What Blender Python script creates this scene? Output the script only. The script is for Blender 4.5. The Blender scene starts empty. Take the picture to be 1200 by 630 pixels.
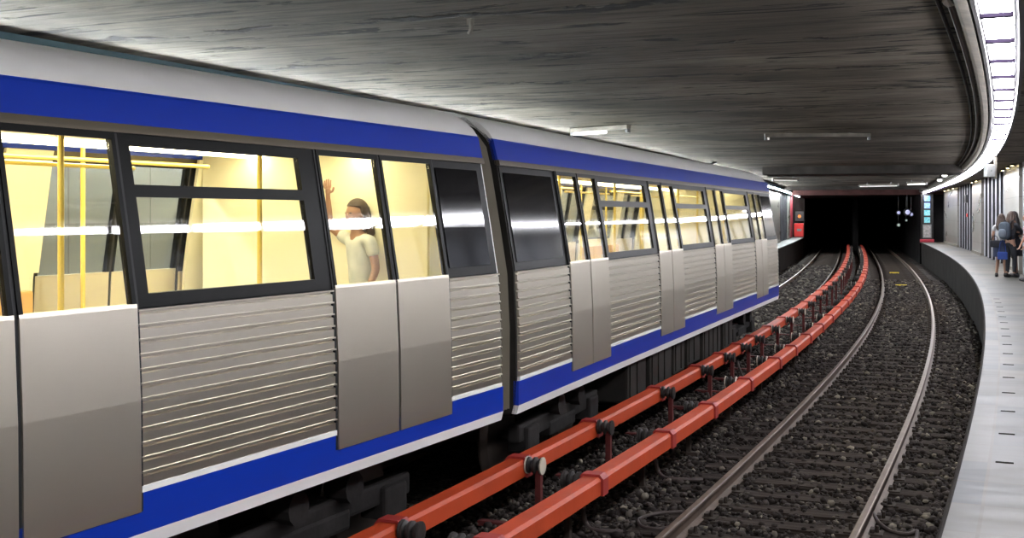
import bpy, bmesh, math, random
import numpy as np
from mathutils import Vector, Matrix
random.seed(7)
C = bpy.context.scene.collection

# ------------------------------------------------------------------ camera, world, exposure
cam_d = bpy.data.cameras.new('camera'); cam = bpy.data.objects.new('camera', cam_d); C.objects.link(cam)
bpy.context.scene.camera = cam
cam_d.sensor_width = 36; cam_d.lens = 42.0; cam_d.shift_y = -0.0525
cam_d.clip_start = .05; cam_d.clip_end = 400
CAM_H = 2.7
cam.location = (0, 0, CAM_H); cam.rotation_euler = (math.pi/2, 0, 0)
cam_d.dof.use_dof = False
W = bpy.data.worlds.new('world'); bpy.context.scene.world = W; W.use_nodes = True
W.node_tree.nodes['Background'].inputs[0].default_value = (.55, .5, .45, 1)
W.node_tree.nodes['Background'].inputs[1].default_value = .05
VS = bpy.context.scene.view_settings
VS.view_transform = 'Standard'; VS.look = 'None'; VS.gamma = 1; VS.use_curve_mapping = False
VS.exposure = 1.85
TUBE = 13.5        # strip light emission of the right platform
TUBE_L = 60.0      # strip light emission of the left platform
CAR_LAMP = 6.6    # lamps inside the train

# ------------------------------------------------------------------ the alignment of the right track (arc length s, offset to the right)
_s = np.linspace(-34, 150, 4000); _ds = _s[1]-_s[0]
_k = np.interp(_s, [-34, 20, 50, 90], [.00291, .00291, .00086, 0])
_i0 = int(np.argmin(abs(_s)))
_th = np.cumsum(_k)*_ds; _th = .40408-(_th-_th[_i0])
_x = np.cumsum(np.sin(_th))*_ds; _y = np.cumsum(np.cos(_th))*_ds
_x = _x-_x[_i0]+1.611; _y = _y-_y[_i0]+9.0
def P(s, off=0, z=0):
    t = float(np.interp(s, _s, _th)); x = float(np.interp(s, _s, _x)); y = float(np.interp(s, _s, _y))
    return Vector((x+off*math.cos(t), y-off*math.sin(t), z))
def TH(s): return float(np.interp(s, _s, _th))
def ROT(s): return math.pi/2-TH(s)          # local +X runs along the track, local +Y to its left
def s_px(px, off, lo=-5, hi=140):
    ss = np.linspace(lo, hi, 3000); best = None
    for s in ss:
        p = P(s, off)
        if p.y < 2: continue
        d = abs(600+1400*p.x/p.y-px)
        if best is None or d < best[0]: best = (d, s)
    return best[1]
def s_depth(Y, off):
    ss = np.linspace(-8, 140, 3000)
    return float(ss[int(np.argmin([abs(P(s, off).y-Y) for s in ss]))])
LT = -3.75         # centre of the left track
EDGE = 1.69; PZ = 1.11
LEDGE = -5.46

# ------------------------------------------------------------------ helpers
def tag(o, label=None, cat=None, group=None, kind=None):
    if label: o['label'] = label
    if cat: o['category'] = cat
    if group: o['group'] = group
    if kind: o['kind'] = kind
    return o
def empty(name, loc=(0, 0, 0), rz=0):
    o = bpy.data.objects.new(name, None); C.objects.link(o); o.location = loc; o.rotation_euler = (0, 0, rz)
    o.empty_display_size = .1
    return o
def mesh_obj(name, verts, faces, m, parent=None, smooth=False, uvs=None):
    me = bpy.data.meshes.new(name); me.from_pydata([tuple(v) for v in verts], [], faces); me.update()
    if uvs is not None:
        l = me.uv_layers.new(name='UVMap')
        for lp in me.loops: l.data[lp.index].uv = uvs[lp.vertex_index]
    if smooth: me.polygons.foreach_set('use_smooth', [True]*len(me.polygons))
    me.materials.append(m)
    o = bpy.data.objects.new(name, me); C.objects.link(o)
    if parent: o.parent = parent
    return o
class MB:
    def __init__(s): s.v = []; s.f = []
    def add(s, vs, fs):
        n = len(s.v); s.v += [tuple(v) for v in vs]; s.f += [tuple(i+n for i in f) for f in fs]
    def box(s, x0, x1, y0, y1, z0, z1, b=0):
        if b <= 0:
            s.add([(x0,y0,z0),(x1,y0,z0),(x1,y1,z0),(x0,y1,z0),(x0,y0,z1),(x1,y0,z1),(x1,y1,z1),(x0,y1,z1)],
                  [(0,3,2,1),(4,5,6,7),(0,1,5,4),(1,2,6,5),(2,3,7,6),(3,0,4,7)]); return
        bm = bmesh.new(); bmesh.ops.create_cube(bm, size=1)
        for v in bm.verts: v.co = Vector(((x0+x1)/2+v.co.x*(x1-x0), (y0+y1)/2+v.co.y*(y1-y0), (z0+z1)/2+v.co.z*(z1-z0)))
        bmesh.ops.bevel(bm, geom=bm.edges[:], offset=b, segments=2, affect='EDGES', profile=.6)
        bm.verts.index_update(); s.add([v.co[:] for v in bm.verts], [tuple(v.index for v in f.verts) for f in bm.faces]); bm.free()
    def obox(s, c, ax, ay, az):
        c = Vector(c); ax = Vector(ax); ay = Vector(ay); az = Vector(az)
        vs = [c+i*ax+j*ay+k*az for k in (-1, 1) for i, j in ((-1,-1),(1,-1),(1,1),(-1,1))]
        s.add(vs, [(0,3,2,1),(4,5,6,7),(0,1,5,4),(1,2,6,5),(2,3,7,6),(3,0,4,7)])
    def tube(s, pts, r, n=8, caps=True, rs=None):
        pts = [Vector(p) for p in pts]; rings = []; up = Vector((0, 0, 1)); last = None
        for i, p in enumerate(pts):
            a = pts[max(i-1, 0)]; b = pts[min(i+1, len(pts)-1)]; d = (b-a).normalized()
            if last is None:
                x = d.cross(up)
                if x.length < .1: x = d.cross(Vector((1, 0, 0)))
            else: x = last-d*last.dot(d)
            x.normalize(); last = x; y = d.cross(x); R = rs[i] if rs else r
            rings.append([p+x*math.cos(2*math.pi*k/n)*R+y*math.sin(2*math.pi*k/n)*R for k in range(n)])
        vs = [v for r_ in rings for v in r_]; fs = []
        for i in range(len(rings)-1):
            for k in range(n): fs.append((i*n+k, i*n+(k+1)%n, (i+1)*n+(k+1)%n, (i+1)*n+k))
        if caps: fs.append(tuple(range(n))[::-1]); fs.append(tuple((len(rings)-1)*n+k for k in range(n)))
        s.add(vs, fs)
    def lathe(s, prof, c=(0, 0, 0), axis='Z', n=20):
        vs = []; fs = []; c = Vector(c)
        for r, h in prof:
            for k in range(n):
                a = 2*math.pi*k/n; u, v = r*math.cos(a), r*math.sin(a)
                vs.append(c+(Vector((u, v, h)) if axis == 'Z' else Vector((h, u, v)) if axis == 'X' else Vector((v, h, u))))
        for i in range(len(prof)-1):
            for k in range(n): fs.append((i*n+k, i*n+(k+1)%n, (i+1)*n+(k+1)%n, (i+1)*n+k))
        fs.append(tuple(range(n))[::-1]); fs.append(tuple((len(prof)-1)*n+k for k in range(n)))
        s.add(vs, fs)
    def ellipsoid(s, c, r, M=None, nu=14, nv=10, fn=None):
        vs = []; fs = []; c = Vector(c)
        for i in range(nv+1):
            t = math.pi*i/nv
            for k in range(nu):
                a = 2*math.pi*k/nu; p = Vector((math.sin(t)*math.cos(a), math.sin(t)*math.sin(a), math.cos(t)))
                if fn: p = fn(p)
                p = Vector((p.x*r[0], p.y*r[1], p.z*r[2])); vs.append(c+(M @ p if M else p))
        for i in range(nv):
            for k in range(nu): fs.append((i*nu+k, (i+1)*nu+k, (i+1)*nu+(k+1)%nu, i*nu+(k+1)%nu))
        s.add(vs, fs)
    def build(s, name, m, parent=None, smooth=False):
        o = mesh_obj(name, s.v, s.f, m, parent, smooth)
        bm = bmesh.new(); bm.from_mesh(o.data); bmesh.ops.remove_doubles(bm, verts=bm.verts, dist=1e-5)
        bmesh.ops.recalc_face_normals(bm, faces=bm.faces); bm.to_mesh(o.data); bm.free()
        if smooth:
            o.data.polygons.foreach_set('use_smooth', [True]*len(o.data.polygons))
            try: o.data.set_sharp_from_angle(angle=math.radians(38))
            except Exception: pass
        return o
def sweep(name, prof, s0, s1, m, parent=None, closed=False, ds=1.0, smooth=False, base=0.0, z=0.0):
    """profile [(offset, z)] carried along the track's curve"""
    n = max(2, int((s1-s0)/ds)+1); ss = np.linspace(s0, s1, n); k = len(prof)
    cum = [0]
    for a, b in zip(prof, prof[1:]): cum.append(cum[-1]+math.hypot(a[0]-b[0], a[1]-b[1]))
    vs = []; uv = []
    for s in ss:
        for (o, zz), c in zip(prof, cum): vs.append(P(s, o+base, zz+z)); uv.append((s, c+prof[0][0]))
    fs = []; kk = k if closed else k-1
    for i in range(n-1):
        for j in range(kk):
            a = i*k+j; b = i*k+(j+1)%k; fs.append((a, b, b+k, a+k))
    if closed:
        fs.append(tuple(range(k))[::-1]); fs.append(tuple((n-1)*k+j for j in range(k)))
    o = mesh_obj(name, vs, fs, m, parent, smooth, uv)
    if smooth:
        try: o.data.set_sharp_from_angle(angle=math.radians(40))
        except Exception: pass
    return o
def copy_tree(o, parent=None):
    c = o.copy(); C.objects.link(c)
    if parent: c.parent = parent
    for ch in list(o.children): copy_tree(ch, c)
    return c

# ------------------------------------------------------------------ materials
def mat(name, col, rough=.6, metal=0, bump=0, bscale=30, var=0, vscale=4, emit=None, es=0, spec=None, stretch=None, coat=0):
    m = bpy.data.materials.new(name); m.use_nodes = True; nt = m.node_tree; b = nt.nodes['Principled BSDF']
    b.inputs['Base Color'].default_value = (*col, 1); b.inputs['Roughness'].default_value = rough; b.inputs['Metallic'].default_value = metal
    if spec is not None: b.inputs['Specular IOR Level'].default_value = spec
    if coat: b.inputs['Coat Weight'].default_value = coat; b.inputs['Coat Roughness'].default_value = .12
    if emit: b.inputs['Emission Color'].default_value = (*emit, 1); b.inputs['Emission Strength'].default_value = es
    if bump or var:
        tc = nt.nodes.new('ShaderNodeTexCoord'); mp = nt.nodes.new('ShaderNodeMapping'); nt.links.new(tc.outputs['Object'], mp.inputs[0])
        if stretch: mp.inputs['Scale'].default_value = stretch
    if var:
        n = nt.nodes.new('ShaderNodeTexNoise'); n.inputs['Scale'].default_value = vscale; n.inputs['Detail'].default_value = 6
        nt.links.new(mp.outputs[0], n.inputs[0]); r = nt.nodes.new('ShaderNodeValToRGB')
        r.color_ramp.elements[0].position = .3; r.color_ramp.elements[1].position = .7
        r.color_ramp.elements[0].color = (*[c*(1-var) for c in col], 1); r.color_ramp.elements[1].color = (*[min(1, c*(1+var)) for c in col], 1)
        nt.links.new(n.outputs[0], r.inputs[0]); nt.links.new(r.outputs[0], b.inputs['Base Color'])
    if bump:
        n = nt.nodes.new('ShaderNodeTexNoise'); n.inputs['Scale'].default_value = bscale; n.inputs['Detail'].default_value = 5
        nt.links.new(mp.outputs[0], n.inputs[0]); bp = nt.nodes.new('ShaderNodeBump'); bp.inputs['Strength'].default_value = bump; bp.inputs['Distance'].default_value = .02
        nt.links.new(n.outputs[0], bp.inputs['Height']); nt.links.new(bp.outputs[0], b.inputs['Normal'])
    return m
def nodes(m): return m.node_tree, m.node_tree.nodes, m.node_tree.links
def ramp(nt, stops):
    r = nt.nodes.new('ShaderNodeValToRGB'); e = r.color_ramp.elements
    while len(e) < len(stops): e.new(.5)
    for x, (p, c) in zip(e, stops): x.position = p; x.color = (*c, 1) if len(c) == 3 else c
    return r
def g(v): return (v, v, v)
M = {}
M['blue'] = mat('blue_paint', (.003, .035, .40), .3, coat=.3)
M['white_paint'] = mat('white_paint', (.90, .89, .85), .4, var=.03, vscale=2)
M['steel'] = mat('brushed_steel', (.82, .75, .63), .38, 1, bump=.05, bscale=40, stretch=(.3, 1, 12))
M['steel_rib'] = mat('ribbed_steel', (.82, .76, .65), .34, 1)
M['black_frame'] = mat('black_window_frame', (.004, .004, .0035), .4, spec=.12)
M['gutter'] = mat('gutter_metal', (.12, .10, .07), .4, .7)
M['rubber'] = mat('black_rubber', (.012, .012, .012), .6)
M['under'] = mat('dark_underframe', (.020, .018, .017), .8, bump=.3, bscale=8, var=.4, vscale=3)
M['box_grey'] = mat('grey_equipment_box', (.022, .020, .017), .7, var=.4, vscale=2)
M['wheel'] = mat('wheel_steel', (.12, .1, .085), .45, .8)
M['bellows'] = mat('grey_brown_bellows', (.16, .14, .10), .7)
M['cream'] = mat('cream_liner', (.80, .735, .52), .45)
M['cream_d'] = mat('pale_liner', (.62, .57, .42), .5)
M['car_floor'] = mat('car_floor', (.2, .2, .2), .5)
M['seat'] = mat('orange_seat', (.62, .36, .10), .5)
M['pole'] = mat('yellow_pole', (.8, .6, .12), .3)
M['glass_tint'] = None
def glass(name, tint, fac):
    m = bpy.data.materials.new(name); m.use_nodes = True; nt, N, L = nodes(m); N.clear()
    o = N.new('ShaderNodeOutputMaterial'); mx = N.new('ShaderNodeMixShader'); t = N.new('ShaderNodeBsdfTransparent'); gl = N.new('ShaderNodeBsdfGlossy'); lw = N.new('ShaderNodeLayerWeight')
    t.inputs[0].default_value = (*tint, 1); gl.inputs['Roughness'].default_value = .03; 
    pw = N.new('ShaderNodeMath'); pw.operation = 'POWER'; pw.inputs[1].default_value = 4.0; L.new(lw.outputs['Facing'], pw.inputs[0])
    ma = N.new('ShaderNodeMath'); ma.operation = 'MULTIPLY_ADD'; ma.inputs[1].default_value = .9; ma.inputs[2].default_value = fac; L.new(pw.outputs[0], ma.inputs[0])
    L.new(ma.outputs[0], mx.inputs[0]); L.new(t.outputs[0], mx.inputs[1]); L.new(gl.outputs[0], mx.inputs[2]); L.new(mx.outputs[0], o.inputs[0]); return m
M['glass'] = glass('window_glass', (.95, .96, .92), .045)
M['glass_dark'] = glass('dark_glass', (.12, .13, .12), .05)
def lamp(name, col, st): return mat(name, (.8, .8, .8), .5, emit=col, es=st)
M['tube_r'] = lamp('fluorescent_diffuser', (.93, .93, 1.0), TUBE)
M['tube_l'] = lamp('fluorescent_tube_cool', (.90, .97, 1.0), TUBE_L)
M['car_lamp'] = lamp('car_lamp', (1, .90, .62), CAR_LAMP)
M['tube_w'] = lamp('batten_tube', (1, .96, .88), 2)
M['tube_dim'] = lamp('batten_tube_dim', (1, .9, .8), .10)
M['red'] = mat('red_orange_cover', (.50, .058, .012), .55, bump=.08, bscale=14, var=.10, vscale=2.5)
M['red_dark'] = mat('dusty_red_paint', (.10, .012, .010), .7, var=.3, vscale=5)
M['red_pink'] = mat('red_collar', (.34, .032, .026), .55, var=.12, vscale=6)
M['insul'] = mat('dark_insulator', (.03, .026, .024), .5, bump=.2, bscale=20)
M['insul_w'] = mat('white_flange', (.55, .5, .4), .6)
M['cable'] = mat('dusty_cable', (.055, .04, .035), .7)
M['cable_w'] = mat('white_cable', (.55, .5, .45), .6)
M['rail_side'] = mat('rusty_rail', (.095, .064, .045), .6, .2, bump=.15, bscale=25, var=.25, vscale=4)
M['rail_top'] = mat('worn_rail_head', (.26, .21, .17), .42, .85, var=.15, vscale=6)
M['sleeper'] = mat('dusty_sleeper', (.038, .030, .025), .9, bump=.7, bscale=7, var=.35, vscale=3, stretch=(6, .6, 3))
M['clip'] = mat('rail_clip_iron', (.045, .035, .028), .75, bump=.3, bscale=20)
M['yellow'] = mat('yellow_marker', (.75, .55, .03), .5)
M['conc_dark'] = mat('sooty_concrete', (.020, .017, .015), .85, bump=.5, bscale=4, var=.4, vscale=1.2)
M['conc'] = mat('grey_concrete', (.17, .155, .13), .8, bump=.4, bscale=6, var=.3, vscale=1.5)
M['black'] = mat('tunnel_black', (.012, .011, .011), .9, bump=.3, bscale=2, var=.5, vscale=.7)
M['casing'] = mat('casing_metal', (.10, .088, .07), .55, .3, var=.45, vscale=5, bump=.2, bscale=10)
M['casing_d'] = mat('dark_casing', (.03, .028, .028), .5, .3)
M['teal_d'] = mat('teal_casing', (.02, .05, .06), .45, .3)
M['housing'] = mat('white_housing', (.3, .3, .3), .4)
M['divider'] = mat('purple_grey_divider', (.010, .007, .014), .9, spec=.05)
M['purlin'] = mat('dark_red_beam', (.05, .02, .018), .7, var=.4, vscale=2)
M['beam'] = mat('dark_beam', (.035, .031, .028), .8, bump=.4, bscale=3, var=.4, vscale=2)
M['sign_w'] = mat('sign_white', (.17, .17, .165), .4)
M['dk'] = mat('dark_plastic', (.03, .03, .03), .4)
M['redbox'] = mat('red_cabinet', (.6, .02, .015), .4)
M['redpanel'] = mat('dark_red_panel', (.35, .02, .04), .5)
M['orange'] = mat('orange_sign', (.8, .25, .03), .5)

# ceiling concrete: boards across the track, cracks, stains
def ceiling_mat(name, base, dark, light):
    m = mat(name, base, .85); nt, N, L = nodes(m); b = N['Principled BSDF']
    uv = N.new('ShaderNodeUVMap'); uv.uv_map = 'UVMap'
    def noise(sx, sy, sc, det, dist=0, rough=.55):
        mp = N.new('ShaderNodeMapping'); mp.inputs['Scale'].default_value = (sx, sy, 1); L.new(uv.outputs[0], mp.inputs[0])
        n = N.new('ShaderNodeTexNoise'); n.inputs['Scale'].default_value = sc; n.inputs['Detail'].default_value = det; n.inputs['Distortion'].default_value = dist; n.inputs['Roughness'].default_value = rough
        L.new(mp.outputs[0], n.inputs[0]); return n
    big = noise(.5, .35, 1, 4, .4); rb = ramp(nt, [(.3, dark), (.52, base), (.75, light)]); L.new(big.outputs[0], rb.inputs[0])
    fine = noise(9, .8, 1.2, 8, .6, .7); rf = ramp(nt, [(.34, g(.38)), (.5, g(1)), (.68, g(1.35))]); L.new(fine.outputs[0], rf.inputs[0])
    mx = N.new('ShaderNodeMixRGB'); mx.blend_type = 'MULTIPLY'; mx.inputs[0].default_value = 1; L.new(rb.outputs[0], mx.inputs[1]); L.new(rf.outputs[0], mx.inputs[2])
    # board joints about every 1.9 m, wavering and broken
    sep = N.new('ShaderNodeSeparateXYZ'); L.new(uv.outputs[0], sep.inputs[0])
    wob = noise(.8, 1.6, 1, 5, .5)
    a = N.new('ShaderNodeMath'); a.operation = 'MULTIPLY_ADD'; a.inputs[1].default_value = 1.1; L.new(wob.outputs[0], a.inputs[0]); L.new(sep.outputs[0], a.inputs[2])
    fr = N.new('ShaderNodeMath'); fr.operation = 'PINGPONG'; fr.inputs[1].default_value = 1.15; L.new(a.outputs[0], fr.inputs[0])
    rj = ramp(nt, [(0, g(0)), (.035, g(0)), (.08, g(1))]); L.new(fr.outputs[0], rj.inputs[0])
    brk = noise(2.5, 1.1, 1.3, 6, .4); rk = ramp(nt, [(.50, g(0)), (.55, g(1))]); L.new(brk.outputs[0], rk.inputs[0])
    jm = N.new('ShaderNodeMath'); jm.operation = 'MAXIMUM'; L.new(rj.outputs[0], jm.inputs[0]); L.new(rk.outputs[0], jm.inputs[1])
    # spalled patches, long across the track
    sp = noise(3.2, .55, 1.1, 7, .9, .62); rs = ramp(nt, [(.395, g(0)), (.43, g(1))]); L.new(sp.outputs[0], rs.inputs[0])
    m2 = N.new('ShaderNodeMath'); m2.operation = 'MULTIPLY'; L.new(jm.outputs[0], m2.inputs[0]); L.new(rs.outputs[0], m2.inputs[1])
    mk = ramp(nt, [(0, (.016, .014, .012)), (1, (1, 1, 1))]); L.new(m2.outputs[0], mk.inputs[0])
    m3 = N.new('ShaderNodeMixRGB'); m3.blend_type = 'MULTIPLY'; m3.inputs[0].default_value = .9; L.new(mx.outputs[0], m3.inputs[1]); L.new(mk.outputs[0], m3.inputs[2])
    L.new(m3.outputs[0], b.inputs['Base Color'])
    ad = N.new('ShaderNodeMath'); ad.operation = 'MULTIPLY_ADD'; ad.inputs[1].default_value = .5; L.new(fine.outputs[0], ad.inputs[0]); L.new(m2.outputs[0], ad.inputs[2])
    bp = N.new('ShaderNodeBump'); bp.inputs['Strength'].default_value = .55; bp.inputs['Distance'].default_value = .04; L.new(ad.outputs[0], bp.inputs['Height']); L.new(bp.outputs[0], b.inputs['Normal'])
    return m
M['ceiling'] = ceiling_mat('board_marked_ceiling', (.100, .086, .065), (.034, .028, .020), (.19, .168, .132))
M['ceiling_p'] = ceiling_mat('platform_ceiling', (.17, .152, .12), (.12, .108, .082), (.21, .192, .155))

def marble_mat(name, c1, c2, c3, jx, jy, rough, vein=1.0, st=(3.2, .8, 1)):
    m = mat(name, c1, rough); nt, N, L = nodes(m); b = N['Principled BSDF']
    uv = N.new('ShaderNodeUVMap'); uv.uv_map = 'UVMap'
    br = N.new('ShaderNodeTexBrick'); br.offset = 0; br.inputs['Scale'].default_value = 1; br.inputs['Mortar Size'].default_value = .011
    br.inputs['Brick Width'].default_value = jx; br.inputs['Row Height'].default_value = jy; br.inputs['Color1'].default_value = (*c1, 1); br.inputs['Color2'].default_value = (*c2, 1); br.inputs['Mortar'].default_value = (.10, .09, .075, 1); br.inputs['Mortar Smooth'].default_value = .2
    L.new(uv.outputs[0], br.inputs['Vector'])
    mp = N.new('ShaderNodeMapping'); mp.inputs['Scale'].default_value = st; L.new(uv.outputs[0], mp.inputs[0])
    n = N.new('ShaderNodeTexNoise'); n.inputs['Scale'].default_value = vein; n.inputs['Detail'].default_value = 7; n.inputs['Distortion'].default_value = 1.2; L.new(mp.outputs[0], n.inputs[0])
    r = ramp(nt, [(.32, c3), (.5, g(1)), (.72, (1.08, 1.06, 1.02))]); L.new(n.outputs[0], r.inputs[0])
    mx = N.new('ShaderNodeMixRGB'); mx.blend_type = 'MULTIPLY'; mx.inputs[0].default_value = 1; L.new(br.outputs[0], mx.inputs[1]); L.new(r.outputs[0], mx.inputs[2]); L.new(mx.outputs[0], b.inputs['Base Color'])
    r2 = ramp(nt, [(.3, g(rough*.88)), (.7, g(rough*1.15))]); L.new(n.outputs[0], r2.inputs[0]); L.new(r2.outputs[0], b.inputs['Roughness'])
    return m
M['marble_floor'] = marble_mat('marble_paving', (.120, .114, .100), (.068, .072, .072), (.62, .58, .52), .62, .93, .46)
M['marble_floor'].node_tree.nodes['Principled BSDF'].inputs['Specular IOR Level'].default_value = .16
M['marble_wall'] = marble_mat('marble_wall', (.20, .192, .172), (.185, .178, .162), (.82, .79, .72), 1.2, .8, .3, 1.0, (.25, .9, 1))
# ballast ground
m = mat('ballast_ground', (.05, .045, .04), .95); M['ballast'] = m; nt, N, L = nodes(m); b = N['Principled BSDF']
tc = N.new('ShaderNodeTexCoord'); vo = N.new('ShaderNodeTexVoronoi'); vo.inputs['Scale'].default_value = 17; L.new(tc.outputs['Object'], vo.inputs['Vector'])
r = ramp(nt, [(0, (.015, .012, .011)), (.45, (.034, .028, .026)), (.8, (.06, .051, .045)), (1, (.13, .112, .092))])
sepc = N.new('ShaderNodeSeparateColor'); L.new(vo.outputs['Color'], sepc.inputs[0]); L.new(sepc.outputs[0], r.inputs[0])
nz = N.new('ShaderNodeTexNoise'); nz.inputs['Scale'].default_value = .7; nz.inputs['Detail'].default_value = 4; L.new(tc.outputs['Object'], nz.inputs[0]); rn = ramp(nt, [(.3, g(.6)), (.7, g(1.25))]); L.new(nz.outputs[0], rn.inputs[0])
mx = N.new('ShaderNodeMixRGB'); mx.blend_type = 'MULTIPLY'; mx.inputs[0].default_value = 1; L.new(r.outputs[0], mx.inputs[1]); L.new(rn.outputs[0], mx.inputs[2]); L.new(mx.outputs[0], b.inputs['Base Color'])
bp = N.new('ShaderNodeBump'); bp.inputs['Strength'].default_value = 1; bp.inputs['Distance'].default_value = .05; bp.invert = True; L.new(vo.outputs['Distance'], bp.inputs['Height']); L.new(bp.outputs[0], b.inputs['Normal'])
# single stones: colour by stone
m = mat('ballast_stone', (.06, .05, .045), .9); M['stone'] = m; nt, N, L = nodes(m); b = N['Principled BSDF']
geo = N.new('ShaderNodeNewGeometry'); r = ramp(nt, [(0, (.011, .008, .007)), (.45, (.030, .0235, .0205)), (.80, (.062, .052, .046)), (.95, (.11, .096, .078)), (1, (.22, .195, .15))])
L.new(geo.outputs['Random Per Island'], r.inputs[0]); L.new(r.outputs[0], b.inputs['Base Color'])
# corrugated wall cladding
M['clad'] = mat('grey_cladding', (.22, .22, .25), .45, .1)

for k_, v_ in (('conc_dark', .1), ('black', .05), ('beam', .1), ('ballast', .12), ('stone', .15), ('sleeper', .1), ('ceiling', .1), ('ceiling_p', .15), ('conc', .2), ('purlin', .15), ('under', .15), ('box_grey', .2), ('casing_d', .2), ('clip', .15)):
    M[k_].node_tree.nodes['Principled BSDF'].inputs['Specular IOR Level'].default_value = v_
# ================================================================== SETTING
SEND = 66.0                      # the station ends, the tunnel begins
sweep('floor', [(LEDGE-.3, -.2), (LT-1.3, -.185), (LT, -.2), (-2.6, -.19), (-1.9, -.23), (-1.2, -.19), (0, -.2), (1.2, -.19), (EDGE+.3, -.2)], -24, 135, M['ballast'])['kind'] = 'structure'
# right platform
sweep('floor_platform_right', [(EDGE, PZ), (3.13, PZ)], -24, SEND, M['marble_floor'], ds=.6)['kind'] = 'structure'
sweep('trim_1', [(EDGE-.005, PZ-.07), (EDGE-.02, PZ-.055), (EDGE-.02, PZ-.012), (EDGE-.006, PZ+.002), (EDGE+.008, PZ+.003), (EDGE+.008, PZ-.07)], -24, SEND, M['conc_dark'], closed=True, ds=.6, smooth=True)['kind'] = 'structure'
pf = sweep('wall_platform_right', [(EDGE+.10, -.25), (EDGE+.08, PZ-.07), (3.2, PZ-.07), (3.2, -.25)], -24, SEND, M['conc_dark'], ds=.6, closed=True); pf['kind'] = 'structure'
# left platform
LEND = 80.0
sweep('floor_platform_left', [(-6.5, PZ), (LEDGE, PZ)], -24, LEND, M['marble_floor'])['kind'] = 'structure'
sweep('trim_2', [(LEDGE+.02, PZ-.07), (LEDGE+.02, PZ+.003), (LEDGE-.05, PZ+.003), (LEDGE-.05, PZ-.07)], -24, LEND, M['conc_dark'], closed=True)['kind'] = 'structure'
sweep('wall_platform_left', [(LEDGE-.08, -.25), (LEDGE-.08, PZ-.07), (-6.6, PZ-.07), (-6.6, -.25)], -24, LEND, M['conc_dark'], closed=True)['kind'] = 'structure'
# ceilings
CZ = 4.25; PCZ = 4.12
sweep('ceiling', [(-5.98, CZ), (1.70, CZ), (1.70, CZ+.2), (-5.98, CZ+.2)], -24, SEND, M['ceiling'], closed=True, ds=.8)['kind'] = 'structure'
sweep('ceiling_platform_right', [(1.70, PCZ), (3.3, PCZ), (3.3, CZ+.2), (1.70, CZ+.2)], -24, SEND+.4, M['ceiling_p'], closed=True)['kind'] = 'structure'
sweep('ceiling_platform_left', [(-6.6, PCZ), (-5.98, PCZ), (-5.98, CZ+.2), (-6.6, CZ+.2)], -24, LEND, M['ceiling_p'], closed=True)['kind'] = 'structure'
# walls behind the platforms
WR = 3.10; WL = -6.4
sweep('wall_right', [(WR, PZ-.1), (WR, PCZ+.1), (WR+.2, PCZ+.1), (WR+.2, PZ-.1)], -24, SEND, M['marble_wall'], closed=True)['kind'] = 'structure'
sweep('wall_left', [(WL, PZ-.1), (WL, PCZ+.1), (WL-.2, PCZ+.1), (WL-.2, PZ-.1)], -24, LEND, M['marble_wall'], closed=True)['kind'] = 'structure'
# tunnel
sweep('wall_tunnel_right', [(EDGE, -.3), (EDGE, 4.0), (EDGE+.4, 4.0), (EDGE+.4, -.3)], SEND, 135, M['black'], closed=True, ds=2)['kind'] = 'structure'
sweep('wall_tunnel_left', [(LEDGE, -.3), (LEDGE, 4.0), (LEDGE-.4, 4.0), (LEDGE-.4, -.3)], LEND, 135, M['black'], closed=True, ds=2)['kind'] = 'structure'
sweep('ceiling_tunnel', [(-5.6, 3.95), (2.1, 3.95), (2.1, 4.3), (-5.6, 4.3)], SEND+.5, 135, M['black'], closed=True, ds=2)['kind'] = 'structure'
def cross_box(name, s, off0, off1, z0, z1, th, m, kind='structure', parent=None):
    mb = MB(); mb.box(0, th, -off1, -off0, z0, z1)
    o = mb.build(name, m, parent)
    if not parent: o.location = P(s, 0, 0); o.rotation_euler = (0, 0, ROT(s))
    if kind: o['kind'] = kind
    return o
cross_box('wall_tunnel_header', SEND, LEDGE-.3, 3.3, 3.92, CZ+.2, .5, M['purlin'])
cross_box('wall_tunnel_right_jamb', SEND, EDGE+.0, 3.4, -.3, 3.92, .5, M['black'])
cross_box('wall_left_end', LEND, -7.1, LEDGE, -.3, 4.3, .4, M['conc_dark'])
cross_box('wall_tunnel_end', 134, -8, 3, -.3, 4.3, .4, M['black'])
for i in range(9):      # piers between the two tunnel tubes
    s = 84+i*5
    cross_box('wall_tunnel_pier', s, -2.1, -1.7, -.3, 3.95, 1.2, M['black'])
cross_box('wall_back', -24, -7.1, 3.3, -.3, CZ+.2, .3, M['conc'])

# the beam that drops from the ceiling before the tunnel
bs = s_depth(38.7, -2)
cross_box('trim_3', bs-1.2, -4.35, 1.69, 4.0, CZ+.01, 2.4, M['beam'])
cross_box('trim_4', SEND-9, -5.9, 1.69, 4.07, CZ+.01, 1.2, M['beam'])

# strip light casings
sweep('trim_5', [(1.66, CZ), (1.64, 4.10), (1.67, 4.07), (1.73, 4.06), (1.735, PCZ+.06), (1.76, CZ)], -24, SEND, M['casing'], closed=True, ds=.6)['kind'] = 'structure'
sweep('trim_6', [(1.75, 4.13), (1.75, 4.05), (1.78, 4.04), (1.79, 4.10), (2.03, 4.10), (2.035, 3.975), (2.07, 3.98), (2.07, 4.13)], -24, SEND, M['casing_d'], closed=True, ds=.6)['kind'] = 'structure'
sweep('trim_7', [(-5.98, CZ), (-5.98, 4.02), (-5.90, 4.0), (-5.87, 4.06), (-5.86, CZ)], -24, LEND-1, M['teal_d'], closed=True, ds=.8)['kind'] = 'structure'

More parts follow.
